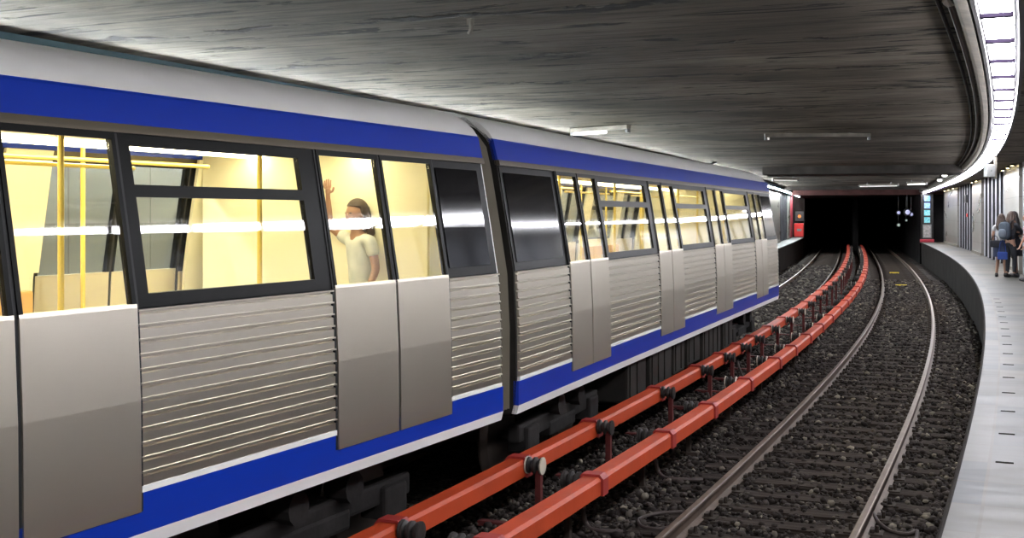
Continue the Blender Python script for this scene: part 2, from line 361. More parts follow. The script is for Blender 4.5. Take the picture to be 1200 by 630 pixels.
# ================================================================== THINGS: cladding and pillars on the right wall
def clad_panel(s0, s1, wall, z0=PZ+.02, z1=PCZ-.01, inward=-1):
    """vertical trapezoid ribs, following the wall"""
    n = max(3, int((s1-s0)/.48)); vs = []; fs = []; w = (s1-s0)/n
    prof = []
    for i in range(n):
        a = s0+i*w
        prof += [(a, .0), (a+w*.30, .0), (a+w*.33, .11), (a+w*.97, .11)]
    prof.append((s1, .0))
    for a, d in prof:
        vs += [P(a, wall+inward*d, z0), P(a, wall+inward*d, z1)]
    for i in range(len(prof)-1): fs.append((2*i, 2*i+2, 2*i+3, 2*i+1))
    return vs, fs
def panel(s0, s1, wall, inward, label, group=None):
    """upright light metal slats, gap shade painted as dark seals, following the wall"""
    root = empty('corrugated_panel', P((s0+s1)/2, wall, PZ), 0); tag(root, label, 'wall panel', group)
    n = max(3, int((s1-s0)/1.45)); w = (s1-s0)/n; z0, z1 = .02, PCZ-PZ-.01; a_ = MB(); d_ = MB(); O = root.location
    def q(mb, pts):
        vs = []
        for s, d in pts: p = P(s, wall+inward*d, PZ)-O; vs += [(p.x, p.y, z0), (p.x, p.y, z1)]
        k = len(pts); mb.add(vs, [(2*i, 2*((i+1) % k), 2*((i+1) % k)+1, 2*i+1) for i in range(k)]+[tuple(range(0, 2*k, 2)), tuple(range(1, 2*k, 2))[::-1]])
    for i in range(n):
        a = s0+i*w
        q(a_, [(a+.03, .0), (a+.03, .05), (a+.10, .085), (a+w*.45, .10), (a+w*.80, .085), (a+w-.06, .05), (a+w-.06, .0)])
        q(d_, [(a-.05, .0), (a-.05, .135), (a+.03, .135), (a+.03, .0)])  # added raised dark strips, standing in for the shade between slats
    a_.build('slats', M['clad'], root); d_.build('shade_strips', M['seal'], root)
    return root
M['seal'] = mat('painted_gap_shade', (.012, .012, .016), .6)  # near-black colour painted for the shaded gaps of the cladding
def pillar(s0, s1, wall, inward, label, group=None, name='marble_pillar'):
    root = empty(name, P((s0+s1)/2, wall, PZ), 0); tag(root, label, 'pillar', group)
    def loc(s, o, z): return P(s, o, z)-root.location
    def part(nm, d, z0, z1, m, e=0):
        k = max(2, int((s1-s0)/.6)); vs = []; fs = []; uv = []
        for i in range(k+1):
            a = s0-e+(s1-s0+2*e)*i/k
            for (o, z) in ((wall, z0), (wall+inward*d, z0), (wall+inward*d, z1), (wall, z1)):
                vs.append(loc(a, o, z)); uv.append((a, z))
        for i in range(k):
            for j in range(4): fs.append((i*4+j, i*4+(j+1)%4, i*4+4+(j+1)%4, i*4+4+j))
        fs.append((0, 1, 2, 3)); fs.append((k*4+3, k*4+2, k*4+1, k*4))
        return mesh_obj(nm, vs, fs, m, root, uvs=uv)
    part('shaft', .16, PZ+.10, PCZ-.02, M['marble_wall']); part('plinth', .19, PZ, PZ+.10, M['conc'], .03)
    return root
def wash_light(s, off, label, group):
    """small warm lamp under the platform ceiling that washes the head of a pillar"""
    root = empty('ceiling_spot', P(s, off, PCZ), 0); tag(root, label, 'ceiling lamp', group)
    b = MB(); b.lathe([(.05, 0), (.055, -.01), (.055, -.05), (.04, -.055)]); b.build('housing', M['dk'], root)
    b = MB(); b.lathe([(.036, -.056), (.03, -.062)]); b.build('bulb', lampw, root)
    l = bpy.data.lights.new('spot_light', 'SPOT'); l.energy = 30; l.color = (1, .60, .04); l.spot_size = 1.9; l.spot_blend = .8; l.shadow_soft_size = .04
    o = bpy.data.objects.new('spot_light', l); C.objects.link(o); o.parent = root; o.location = (0, 0, -.08)
    return root
lampw = lamp('warm_bulb', (1, .8, .4), 12)
segs = [(1090.5, 1110, 'c', 'ribbed grey metal wall cladding at the far end of right platform'),
        (1110, 1126, 'm', 'marble pillar farthest along the right platform wall'),
        (1126, 1144, 'c', 'ribbed grey metal cladding with a dark box and red box on it'),
        (1144, 1155, 'm', 'marble pillar just right of the cladding with the red box'),
        (1155, 1183, 'c', 'ribbed grey metal cladding directly left of the girls'),
        (1183, 1200, 'm', 'marble pillar behind the hugging girls')]
ends = [s_px(min(a, 1199.5), WR, 20, 66) for a, *_ in segs]+[0]
ends[-1] = ends[-2]-5.5
ends[0] = min(ends[0], SEND-.1)
for i, (a, b_, k, lb) in enumerate(segs):
    hi, lo = ends[i], ends[i+1]
    if k == 'c': panel(lo, hi, WR, -1, lb)
    else:
        pillar(lo, hi, WR, -1, lb)
        n = 3 if hi-lo > 5 else 2
        for j in range(n):
            s = lo+(hi-lo)*(j+.5)/n
            wash_light(s, WR-.26, 'small warm ceiling lamp above a marble pillar on right platform', 'warm lamps over the right platform pillars')
a = ends[-1]
for i in range(4):   # the same rhythm goes on towards the camera
    panel(a-4.5, a, WR, -1, 'ribbed grey metal wall cladding nearer than the girls', 'near cladding of the right platform'); a -= 4.5
    pillar(a-3, a, WR, -1, 'marble pillar nearer than the girls on right platform', 'near pillars of the right platform'); a -= 3
# left wall
def cl(px): return s_px(px, WL, 20, 82)
pillar(cl(896), cl(911), WL, 1, 'pale marble pillar right beside the end of the train')
panel(cl(911), cl(921), WL, 1, 'ribbed grey metal cladding on left platform wall')
pillar(cl(921), cl(923.5), WL, 1, 'narrow bright marble pillar on left platform wall')
rp = sweep('red_wall_panel', [(WL+.0, PZ+.02), (WL+.10, PZ+.02), (WL+.10, PCZ-.02), (WL, PCZ-.02)], cl(925), cl(928.5), M['redpanel'], closed=True); tag(rp, 'dark red upright wall panel on left platform', 'wall panel')
pillar(cl(928.5), cl(933.5), WL, 1, 'pale pillar between red panel and red cabinet')
a = cl(896)
for i in range(4): panel(a-6, a, WL, 1, 'ribbed grey metal cladding of left platform beside the train', 'left platform cladding beside the train'); a -= 6
# red cabinet at the end of the left platform
s = LEND-1.0
root = empty('fire_cabinet', P(s, -5.82, PZ), ROT(s)); tag(root, 'small red cabinet with white mark at far end of left platform', 'cabinet')
b = MB(); b.box(-.2, .2, -.33, .33, .05, 1.0, .02); b.build('body', M['redbox'], root)
b = MB(); b.box(-.215, -.2, -.29, .29, .09, .96, .005); b.build('door', M['redbox'], root)
b = MB(); b.box(-.222, -.214, -.18, .14, .45, .62); b.build('label_plate', M['sign_w'], root)
b = MB(); b.box(-.2, .2, -.3, .3, 0, .05); b.build('base', M['dk'], root)
root = empty('orange_notice', P(s+.9, -5.82, 2.62), ROT(s)); tag(root, 'round orange notice on dark wall above the red cabinet', 'sign')
b = MB(); b.box(-.0, .04, -.3, .3, -.35, .35, .01); b.build('board', M['dk'], root)
b = MB(); b.lathe([(.12, -.01), (.11, -.03)], axis='X'); b.build('disc', M['orange'], root)

# display pylon at the end of the right platform
s = SEND-.8
root = empty('display_pylon', P(s, 2.05, PZ), ROT(s)); tag(root, 'tall dark pylon with four backlit blue panels and framed poster below', 'display')
b = MB(); b.box(-.08, .08, -.35, .35, 0, 2.85, .02); b.build('body', M['casing_d'], root)
b = MB(); b.box(-.12, .1, -.4, .4, 0, .18, .02); b.build('base', M['redpanel'], root)
def screen_mat(name, c1, c2):
    m = mat(name, c1, .3, emit=c1, es=.22); nt, N, L = nodes(m)
    tc = N.new('ShaderNodeTexCoord'); n = N.new('ShaderNodeTexNoise'); n.inputs['Scale'].default_value = 6; L.new(tc.outputs['Object'], n.inputs[0])
    r = ramp(nt, [(.4, c1), (.5, (.8, .9, .95)), (.6, c2)]); L.new(n.outputs[0], r.inputs[0]); L.new(r.outputs[0], N['Principled BSDF'].inputs['Emission Color']); return m
ms = [screen_mat('screen_teal', (.05, .35, .40), (.02, .12, .16)), screen_mat('screen_blue', (.10, .25, .7), (.02, .06, .2))]
for i in range(4):
    f = MB(); f.box(-.11, -.08, -.19, .19, 1.12+i*.42, 1.12+i*.42+.38, .005); fo = f.build('panel_frame', M['dk'], root)
    f = MB(); f.box(-.118, -.108, -.16, .16, 1.15+i*.42, 1.15+i*.42+.32); f.build('screen', ms[1 if i > 1 else 0], fo)
f = MB(); f.box(-.11, -.08, -.24, .24, .25, 1.05, .01); fo = f.build('poster_frame', M['sign_w'], root)
f = MB(); f.box(-.115, -.105, -.19, .19, .31, .99); f.build('poster', mat('poster_print', (.3, .28, .27), .5, var=.5, vscale=6), fo)

# boxes on the cladding
def wall_box(name, px, zc, w, h, d, m, label, cat, extra=None):
    s = s_px(px, WR-.12, 20, 66); root = empty(name, P(s, WR-.085, zc), ROT(s)); tag(root, label, cat)
    b = MB(); b.box(-w/2, w/2, 0, d, -h/2, h/2, .015); b.build('body', m, root)
    b = MB(); b.box(-w*.4, w*.4, d, d+.012, -h*.4, h*.4, .004); b.build('cover', extra or m, root); return root
wall_box('electrical_box', 1133, 3.45, .8, .36, .12, M['dk'], 'dark box mounted high on the ribbed cladding', 'box', M['casing_d'])
wall_box('fire_alarm', 1134, 2.70, .3, .16, .08, M['redbox'], 'tiny red alarm box on ribbed cladding below dark box', 'alarm', M['redbox'])

# white hanging box
s = s_depth(26, 2.35)
p = P(s, 0, 0)
X = (1159.5-600)/1400*26
root = empty('hanging_sign', (X, 26, 3.66), -.10); tag(root, 'white box sign hanging from the right platform ceiling', 'sign')
b = MB(); b.box(-.085, .085, -.14, .14, -.13, .13, .012); b.build('body', M['sign_w'], root)
b = MB(); b.lathe([(.012, -.142), (.012, -.15)], axis='Y'); b.build('lens', M['dk'], root)
b = MB(); b.box(.10, .15, -.03, .03, -.17, .46); b.box(-.02, .15, -.02, .02, .13, .15); b.build('bracket', M['conc'], root)

# ================================================================== strip lights
def strip_fixture(w, m_lamp, housing):
    root = empty('strip_light')
    b = MB(); b.box(-.58, .58, -w/2, w/2, .03, .09, .005); b.build('housing', housing, root)
    b = MB(); b.box(-.56, .56, -w/2+.012, w/2-.012, -.070, .03, .006); b.build('diffuser', m_lamp, root)
    b = MB(); b.box(.555, .625, -w/2+.004, w/2-.004, -.095, .09); b.build('divider', M['divider'], root)
    return root
fx = strip_fixture(.205, M['tube_r'], M['housing'])
i = 0; s = -20.0
while s < SEND-1.8:
    o = fx if i == 0 else copy_tree(fx)
    o.location = P(s+.6, 1.905, 4.035); o.rotation_euler = (0, 0, ROT(s+.6))
    tag(o, 'white fluorescent ceiling light in the strip above the right platform edge', 'ceiling light', 'fluorescent strip over the right platform edge')
    s += 1.2; i += 1
fl = empty('strip_light')
b = MB(); b.box(-.58, .58, -.06, .06, .05, .10, .005); b.build('housing', M['teal_d'], fl)
b = MB(); b.tube([(-.57, 0, .015), (.57, 0, .015)], .03, 8); b.build('tube', M['tube_l'], fl)
i = 0; s = -20.0
while s < LEND-1.4:
    o = fl if i == 0 else copy_tree(fl)
    o.location = P(s+.6, -5.80, 4.02); o.rotation_euler = (0, 0, ROT(s+.6))
    tag(o, 'cool white fluorescent tube in the strip above the left platform edge', 'ceiling light', 'fluorescent tubes over the left platform edge')
    s += 1.2; i += 1

# battens on the track ceiling
def batten(pa, pb, z, m, label, on=1.0, w=.06):
    def bp(px, py): Y = 1400*(CAM_H-z)/(py-252); return Vector(((px-600)/1400*Y, Y, z))
    a = bp(*pa); b_ = bp(*pb); d = b_-a; L_ = d.length
    root = empty('tube_batten', (a+b_)/2, math.atan2(d.y, d.x)); tag(root, label, 'light fitting')
    b = MB(); b.box(-L_/2, L_/2, -w, w, .03, .10, .008); b.build('tray', M['casing'], root)
    b = MB(); b.box(-L_/2, -L_/2+.05, -w*.7, w*.7, -.03, .03); b.box(L_/2-.05, L_/2, -w*.7, w*.7, -.03, .03); b.build('end_cap', M['dk'], root)
    b = MB(); b.tube([(-L_/2+.05, 0, 0), (-L_/2+.05+(L_-.1)*on, 0, 0)], .024, 8); b.build('tube', m, root)
    b = MB(); b.box(-L_*.3, -L_*.3+.04, -.02, .02, .1, CZ-z); b.box(L_*.3, L_*.3+.04, -.02, .02, .1, CZ-z); b.build('hanger', M['dk'], root)
batten((670, 157), (737, 153), 4.14, M['tube_w'], 'dark batten with a lit tube above the train roof', .62)
batten((896, 162.5), (1020, 162), 4.14, M['tube_dim'], 'long thin unlit batten in middle of the track ceiling', .02, .03)
batten((965, 226), (998, 226), 4.06, M['tube_dim'], 'dim tube left of the others before the tunnel mouth')
batten((1007, 218.5), (1053, 217.5), 4.07, M['tube_dim'], 'dim tube in the middle before the tunnel mouth')
batten((1063, 216), (1086, 215.5), 4.07, M['tube_w'], 'bright tube nearest the right platform before the tunnel mouth')
batten((905, 211), (935, 211.5), 4.07, M['tube_dim'], 'faint tube near the left platform ceiling')
for (px, py, lb) in ((1107, 206.5, 'small bright lamp under dark beam end beside the light strip'), (1101, 212, 'smaller lamp below the bright lamp beside the light strip')):
    z = 4.0; Y = 1400*(z-CAM_H)/(252-py); root = empty('bulkhead_lamp', ((px-600)/1400*Y, Y, z), 0); tag(root, lb, 'lamp')
    b = MB(); b.lathe([(.07, .14), (.09, .1), (.09, .06)], n=14); b.build('base', M['dk'], root)
    b = MB(); b.ellipsoid((0, 0, .03), (.09, .07, .05)); b.build('globe', M['tube_w'], root, True)
    b = MB(); b.tube([(0, 0, .1), (0, 0, CZ-z)], .015, 6); b.build('stem', M['dk'], root)

def signal(px, py, Y, r, label, m):
    root = empty('tunnel_lamp', ((px-600)/1400*Y, Y, CAM_H+(252-py)*Y/1400), 0); tag(root, label, 'lamp')
    b = MB(); b.lathe([(r*1.6, .12), (r*1.6, 0), (r*1.3, -.02)], axis='Y', n=12); b.build('housing', M['dk'], root)
    b = MB(); b.ellipsoid((0, -.03, 0), (r, r*.6, r)); b.build('lens', m, root, True)
    b = MB(); b.tube([(0, .06, r), (0, .06, 3.95-root.location.z)], .03, 6); b.build('stem', M['dk'], root)
ml = lamp('violet_lamp', (.6, .6, 1), .2); mg = lamp('pale_green_lamp', (.7, .9, .8), .12)
signal(1053, 249, 79, .11, 'small violet white lamp in the tunnel, left of the brighter pair', ml)
signal(1063.5, 248.5, 74, .15, 'brightest violet white lamp near the right tunnel wall', ml)
signal(1068, 251, 76, .10, 'violet lamp touching the brightest one, closest to tunnel wall', ml)
signal(1053, 263.5, 80, .10, 'lowest small white lamp deep in the right tunnel', mg)
signal(1062, 258, 84, .07, 'faint greenish lamp between the others in the tunnel', mg)
# dark pipes and cables on the ceiling
def bpz(px, py, z):
    Y = 1400*(CAM_H-z)/(py-252); return Vector(((px-600)/1400*Y, Y, z))
b = MB(); b.tube([bpz(778, 189, 4.18), bpz(800, 195, 4.18), bpz(826, 196, 4.18), bpz(833, 192, 4.18), bpz(838, 190, 4.24)], .05, 8)
tag(b.build('ceiling_pipe', M['dk'], None, True), 'dark bent pipe under the ceiling above the train end', 'pipe')
b = MB(); pts = [bpz(x, y, 4.23) for x, y in ((1112, -10), (1108, 2), (1116, 8), (1122, 3), (1119, -12))]
b.tube(pts, .025, 6); b.tube([bpz(1104, -8, 4.2), bpz(1113, 5, 4.17), bpz(1127, 1, 4.2)], .02, 6)
tag(b.build('loose_cable', M['cable_w'], None, True), 'loose cable end hanging beside the right light strip casing', 'cable')
b = MB(); c = bpz(551, 22, 4.24); b.box(c.x-.03, c.x+.03, c.y-.01, c.y+.01, c.z-.05, c.z); b.tube([c, c+Vector((.01, 0, -.08)), c+Vector((-.01, .01, -.12))], .018, 5)
tag(b.build('plaster_flake', M['conc'], None), 'small plaster flake hanging from the ceiling crack', 'flake')
for k, (a, z_, r) in enumerate(((1.50, 4.225, .018), (1.58, 4.21, .024))):
    o = sweep('ceiling_cable', [(a+r*math.cos(t), z_+r*math.sin(t)) for t in np.linspace(0, 2*math.pi, 7)[:-1]], -20, SEND, M['cable'] if k else M['conc_dark'], closed=True, smooth=True)
    tag(o, ['thin dark cable on the ceiling along the right strip casing', 'thicker cable tight against the right strip casing'][k], 'cable')

# ================================================================== TRACK
def rail(off, name_lb):
    root = empty('rail', (0, 0, 0)); tag(root, name_lb, 'rail')
    foot = [(-.065, -.155), (.065, -.155), (.065, -.145), (.012, -.125), (.009, -.05), (.034, -.035), (.036, -.008), (.028, -.0005), (-.028, -.0005), (-.036, -.008), (-.034, -.035), (-.009, -.05), (-.012, -.125), (-.065, -.145)]
    sweep('rail_body', foot, -12, 132, M['rail_side'], root, closed=True, ds=.7, base=off)
    sweep('running_surface', [(-.029, -.001), (-.022, .002), (.022, .002), (.029, -.001)], -12, 132, M['rail_top'], root, ds=.7, base=off)
rail(-.75, 'left rail of the empty right-hand track'); rail(.75, 'right rail of the empty track, nearest the platform')
rail(LT-.75, 'far left rail of the train track'); rail(LT+.75, 'right rail of the train track beside the red covers')
def sleeper_proto(detail):
    root = empty('sleeper'); b = MB()
    bm = bmesh.new(); bmesh.ops.create_cube(bm, size=1)
    for v in bm.verts: v.co = Vector((v.co.x*.25, v.co.y*2.5, v.co.z*.14-.225))
    bmesh.ops.subdivide_edges(bm, edges=bm.edges[:], cuts=6, use_grid_fill=True)
    for v in bm.verts:
        v.co += Vector((random.uniform(-.008, .008), 0, random.uniform(-.008, .004)))
    bm.verts.index_update(); b.add([v.co[:] for v in bm.verts], [tuple(v.index for v in f.verts) for f in bm.faces]); bm.free()
    b.build('beam', M['sleeper'], root)
    if detail:
        for y in (-.75, .75):
            b = MB(); b.box(-.09, .09, y-.17, y+.17, -.158, -.14, .004)
            for e in (-1, 1):
                b.box(-.055, .055, y+e*.075-.02, y+e*.075+.02, -.14, -.105, .006); b.lathe([(.018, -.14), (.018, -.085), (.012, -.08)], (0, y+e*.115, 0), n=6)
            b.build('rail_clip', M['clip'], root)
    return root
pn = sleeper_proto(True); pf_ = sleeper_proto(False); usedn = usedf = False
def place_sleeper(s, off, label, group, near):
    global usedn, usedf
    pr = pn if near else pf_
    if near: o = pr if not usedn else copy_tree(pr); usedn = True
    else: o = pr if not usedf else copy_tree(pr); usedf = True
    o.location = P(s, off, random.uniform(-.006, .004)); o.rotation_euler = (0, 0, ROT(s)+random.uniform(-.012, .012)); tag(o, label, 'sleeper', group)
s = -2.6
while s < 84: place_sleeper(s, 0, 'dusty brown sleeper under the empty right track', 'sleepers of the right track', s < 34); s += .60
s = 8.0
while s < 84: place_sleeper(s, LT, 'dusty dark sleeper under the train track', 'sleepers of the train track', False); s += .66
for k, (px, py) in enumerate(((1048, 319), (1056, 333.5))):
    Y = 1400*(CAM_H+.12)/(py-252); s = s_depth(Y, .1); o_ = 0.0
    X = (px-600)/1400*Y
    root = empty('track_marker', (X, Y, -.16), ROT(s)); tag(root, ['yellow marker bar between the rails, farther of two', 'yellow marker bar between the rails, nearer of two'][k], 'marker')
    b = MB(); b.box(-.06, .06, -.22, .22, 0, .05, .01); b.build('bar', M['yellow'], root)
    b = MB(); b.box(-.1, .1, -.15, -.1, -.02, .02); b.box(-.1, .1, .1, .15, -.02, .02); b.build('foot', M['clip'], root)
# ballast stones
def stones(name, n, s0, s1, off0, off1, size, zb, seed, lab, avoid=True):
    rng = np.random.default_rng(seed)
    t = (1+5**.5)/2
    ico = np.array([(-1,t,0),(1,t,0),(-1,-t,0),(1,-t,0),(0,-1,t),(0,1,t),(0,-1,-t),(0,1,-t),(t,0,-1),(t,0,1),(-t,0,-1),(-t,0,1)], float); ico /= np.linalg.norm(ico[0])
    F = np.array([(0,11,5),(0,5,1),(0,1,7),(0,7,10),(0,10,11),(1,5,9),(5,11,4),(11,10,2),(10,7,6),(7,1,8),(3,9,4),(3,4,2),(3,2,6),(3,6,8),(3,8,9),(4,9,5),(2,4,11),(6,2,10),(8,6,7),(9,8,1)])
    u = rng.random(n); S = s0+(s1-s0)*u**1.35; O = off0+(off1-off0)*rng.random(n)
    keep = np.ones(n, bool)
    for ro in (-.75, .75, LT+.75, LT-.75): keep &= np.abs(O-ro) > .062
    fs_ = ((S+2.6) % .60); on = ((fs_ < .14) | (fs_ > .46)) & (np.abs(O) < 1.22)
    keep &= ~(on & (rng.random(n) < .86))
    S, O, on = S[keep], O[keep], on[keep]; n = len(S)
    th = np.interp(S, _s, _th); x = np.interp(S, _s, _x)+O*np.cos(th); y = np.interp(S, _s, _y)-O*np.sin(th)
    r = size*(.55+.9*rng.random(n)**2)*(1+S/60)
    z = zb+rng.random(n)*.035+np.where(np.abs(O) > 1.25, .01, 0)
    z = np.where((O < -1.6) & (O > -2.2), z-.03, z)
    z = np.where(on, -.15, z)
    sc = .55+.65*rng.random((n, 1, 3)); V = ico[None]*(1+.35*(rng.random((n, 12, 1))-.5))*sc
    a = rng.random(n)*6.283; ca, sa = np.cos(a)[:, None], np.sin(a)[:, None]
    X = V[:, :, 0]*ca-V[:, :, 1]*sa; Y = V[:, :, 0]*sa+V[:, :, 1]*ca
    b_ = rng.random(n)*1.2-.6; cb, sb = np.cos(b_)[:, None], np.sin(b_)[:, None]
    Z = V[:, :, 2]*cb-X*sb; X = V[:, :, 2]*sb+X*cb
    co = np.stack([X*r[:, None]+x[:, None], Y*r[:, None]+y[:, None], Z*r[:, None]*.8+z[:, None]], 2).reshape(-1, 3)
    fc = (F[None]+(np.arange(n)*12)[:, None, None]).reshape(-1)
    me = bpy.data.meshes.new(name); me.vertices.add(len(co)); me.vertices.foreach_set('co', co.ravel()); nf = len(fc)//3
    me.loops.add(len(fc)); me.loops.foreach_set('vertex_index', fc); me.polygons.add(nf); me.polygons.foreach_set('loop_start', np.arange(nf)*3)
    try: me.polygons.foreach_set('loop_total', np.full(nf, 3))
    except Exception: pass
    me.update(calc_edges=True); me.validate(); me.materials.append(M['stone'])
    o = bpy.data.objects.new(name, me); C.objects.link(o); tag(o, lab, 'ballast', kind='stuff'); return o
stones('ballast_stones', 46000, -3, 46, -2.9, EDGE+.05, .034, -.185, 1, 'dark grey crushed stone ballast around the tracks')
stones('ballast_stones', 9000, 14, 60, LEDGE, -2.7, .045, -.185, 2, 'dark grey crushed stone ballast around the train track')

# cable loops lying on the ballast
def hose(pts, r, m, label, n=8):
    P3 = []; pts = [Vector(p) for p in pts]
    for i in range(len(pts)-1):
        p0 = pts[max(i-1, 0)]; p1 = pts[i]; p2 = pts[i+1]; p3 = pts[min(i+2, len(pts)-1)]
        for k in range(6):
            t = k/6; P3.append(.5*((2*p1)+(p2-p0)*t+(2*p0-5*p1+4*p2-p3)*t*t+(3*p1-p0-3*p2+p3)*t**3))
    P3.append(pts[-1]); b = MB(); b.tube(P3, r, n); o = b.build('ground_cable', m, None, True); tag(o, label, 'cable'); return o
def gp(px, py, z=-.13): return bpz(px, py, z)
hose([gp(800, 599), gp(772, 601), gp(750, 607), gp(752, 616), gp(775, 619), gp(800, 612)], .016, M['cable'], 'brown cable loop on ballast at the left rail, nearest the camera')
hose([gp(1024, 601), gp(1030, 612), gp(1045, 622), gp(1064, 625), (gp(1075, 622)), gp(1072, 640)], .018, M['cable'], 'dark cable curl on ballast right of the right rail')
for k, (x0, y0, x1, y1) in enumerate(((683, 600, 730, 624), (768, 540, 824, 563), (833, 474, 880, 492), (868, 437, 900, 447), (960, 400, 985, 406))):
    lb = ['first cable tail under the near red cover, nearest the camera', 'second cable tail coming from under the near red cover', 'third cable tail coming from under the near red cover', 'fourth cable tail coming from under the near red cover', 'farthest cable tail coming from under the near red cover'][k]
    hose([bpz(x0-4, y0-14, .12), gp(x0, y0-2, -.02), gp(x0+6, y0+(y1-y0)*.7), gp(x0+22, y1-2), gp(x1, y1-1)], .022, M['cable'], lb)
hose([P(s_, -2.72+.05*math.sin(s_), .22+.04*math.sin(s_*2)) for s_ in np.arange(19, 33, 1.0)], .016, M['cable_w'], 'thin white cable along the far red cover')

# ================================================================== conductor rails under red covers
def conductor(off, depths, ztop, side, label):
    """side: +1 the supports stand to the right of the rail, -1 to the left"""
    root = empty('conductor_rail', (0, 0, 0)); tag(root, label, 'conductor rail')
    ss = [s_depth(d, -2.3 if side > 0 else -1.42) for d in depths]
    w0, w1, h = .068, .092, .15
    base = off; off = base(15) if callable(base) else base
    OF = base
    def cover(a, b_):
        prof = [(-w1, -h), (-w1, -h*.18), (-w0, 0), (w0, 0), (w1, -h*.18), (w1, -h), (w1-.01, -h), (w0-.006, -.012), (-w0+.006, -.012), (-w1+.01, -h)]
        k = max(2, int((b_-a)/.7)+1); vs = []; fs = []
        for s_ in np.linspace(a, b_, k):
            for o, z in prof: vs.append(P(s_, OF(s_)+o, ztop+z))
        q = len(prof)
        for i in range(k-1):
            for j in range(q): fs.append((i*q+j, i*q+(j+1)%q, i*q+q+(j+1)%q, i*q+q+j))
        fs.append(tuple(range(q))[::-1]); fs.append(tuple((k-1)*q+j for j in range(q)))
        return mesh_obj('cover', vs, fs, M['red'], root)
    bounds = [ss[0]-2.4]+ss+[ss[-1]+1.5]
    for i in range(len(bounds)-1):
        a, b_ = bounds[i]+.10, bounds[i+1]+.04
        if b_-a > .5: cover(a, b_)
    ext = ss[-1]+1.5
    while ext < 86: cover(ext, ext+2.3); ext += 2.4; ss.append(ext-.05)
    sweep('contact_rail', [(-.03, -.15), (.03, -.15), (.03, -.03), (-.03, -.03)], bounds[0]+.1, 87, M['clip'], root, closed=True, base=off-.0, z=ztop) if False else None
    for s_ in ss:
        if s_ > 84: break
        e = empty('support', P(s_, OF(s_), 0), ROT(s_)); e.parent = root
        # local: +x along the track, -y to the right
        def sy(v): return -side*v
        b = MB()
        for (hw_, z0, z1, th) in ((w1+.022, -h*.95, .018, 1),):
            pr = [(-hw_, ztop-h*1.05), (-hw_, ztop-h*.1), (-w0-.012, ztop+.024), (w0+.012, ztop+.024), (hw_, ztop-h*.1), (hw_, ztop-h*1.05), (w1, ztop-h*1.05), (w1, ztop-.02), (w0, ztop+.003), (-w0, ztop+.003), (-w1, ztop-.02), (-w1, ztop-h*1.05)]
            q = len(pr); vs = [(x, sy(o), z) for x in (-.02, .12) for o, z in pr]
            fs = [(j, (j+1) % q, q+(j+1) % q, q+j) for j in range(q)]+[tuple(range(q))[::-1], tuple(range(q, 2*q))]; b.add(vs, fs)
        b.build('collar', M['red_pink'], e)
        b = MB()
        prof = [(.045, 0), (.075, .01), (.075, .03), (.05, .045), (.05, .06), (.078, .072), (.078, .092), (.05, .105), (.05, .12), (.075, .13), (.075, .15), (.04, .16)]
        y0 = w1+.01
        b.lathe([(r, sy(y0+x_)) for r, x_ in prof], (0, 0, ztop-.045), 'Y', 14); b.build('insulator', M['insul'], e, True)
        b = MB()
        for x_ in (.005, .150): b.lathe([(.05, sy(y0+x_-.008)), (.080, sy(y0+x_-.004)), (.080, sy(y0+x_+.008)), (.05, sy(y0+x_+.012))], (0, 0, ztop-.045), 'Y', 14)
        b.build('flange', M['insul_w'] if random.random() < .35 else M['insul'], e)
        b = MB(); py = sy(y0+.115)
        b.box(-.03, .03, min(py-.028, py+.028), max(py-.028, py+.028), -.2, ztop-.08, .006)
        b.build('post', M['red_dark'] if side > 0 else M['clip'], e)
        b = MB(); ya, yb = sorted((sy(-.35 if side > 0 else y0), py)); b.box(-.045, .045, ya, yb+.03, -.17, -.12, .008); b.build('foot_arm', M['red_dark'] if side > 0 else M['clip'], e)
    return root
far = []; d = 33.0
while d < 40: far.append(d); d += 2.3
conductor(lambda s: float(np.interp(s, [-3, 5, 26], [-2.15, -2.25, -2.40])), [8.72, 10.97, 12.92, 15.4, 17.6, 19.2, 20.6, 22.0, 23.9, 26.0, 28.3, 30.7]+far, .47, 1, 'red covered conductor rail on posts nearest the train')
conductor(lambda s: float(np.interp(s, [-3, 5, 20], [-1.36, -1.36, -1.46])), [8.3, 10.3, 12.4, 14.2, 16.4, 18.8, 20.5, 22.5, 24.6, 26.8, 29.2, 31.5]+far, .45, -1, 'red covered conductor rail nearest the empty track')

# ================================================================== TRAIN
HW = 1.45
PROF = [(.70, .05), (.90, .02), (.98, 0), (1.2, 0), (1.7, .005), (2.2, .03), (2.6, .095), (3.17, .195), (3.38, .245), (3.46, .29), (3.54, .38), (3.60, .50)]
def inset(z): return float(np.interp(z, [p[0] for p in PROF], [p[1] for p in PROF]))
def side_prof(mb, x0, x1, pts, sd, L=None, closed=True):
    """pts [(z, out)] from bottom to top then the inner face back down"""
    q = len(pts); vs = []
    for x in (x0, x1):
        for z, out in pts: vs.append((x, sd*(HW-inset(z)+out), z))
    fs = [(j, (j+1) % q, q+(j+1) % q, q+j) for j in range(q)]+[tuple(range(q))[::-1], tuple(range(q, 2*q))]
    mb.add(vs, fs)
def strip(mb, x0, x1, z0, z1, sd, out=0.0, th=.03):
    zs = [z0]+[p[0] for p in PROF if z0 < p[0] < z1]+[z1]
    side_prof(mb, x0, x1, [(z, out) for z in zs]+[(z, out-th) for z in zs[::-1]], sd)
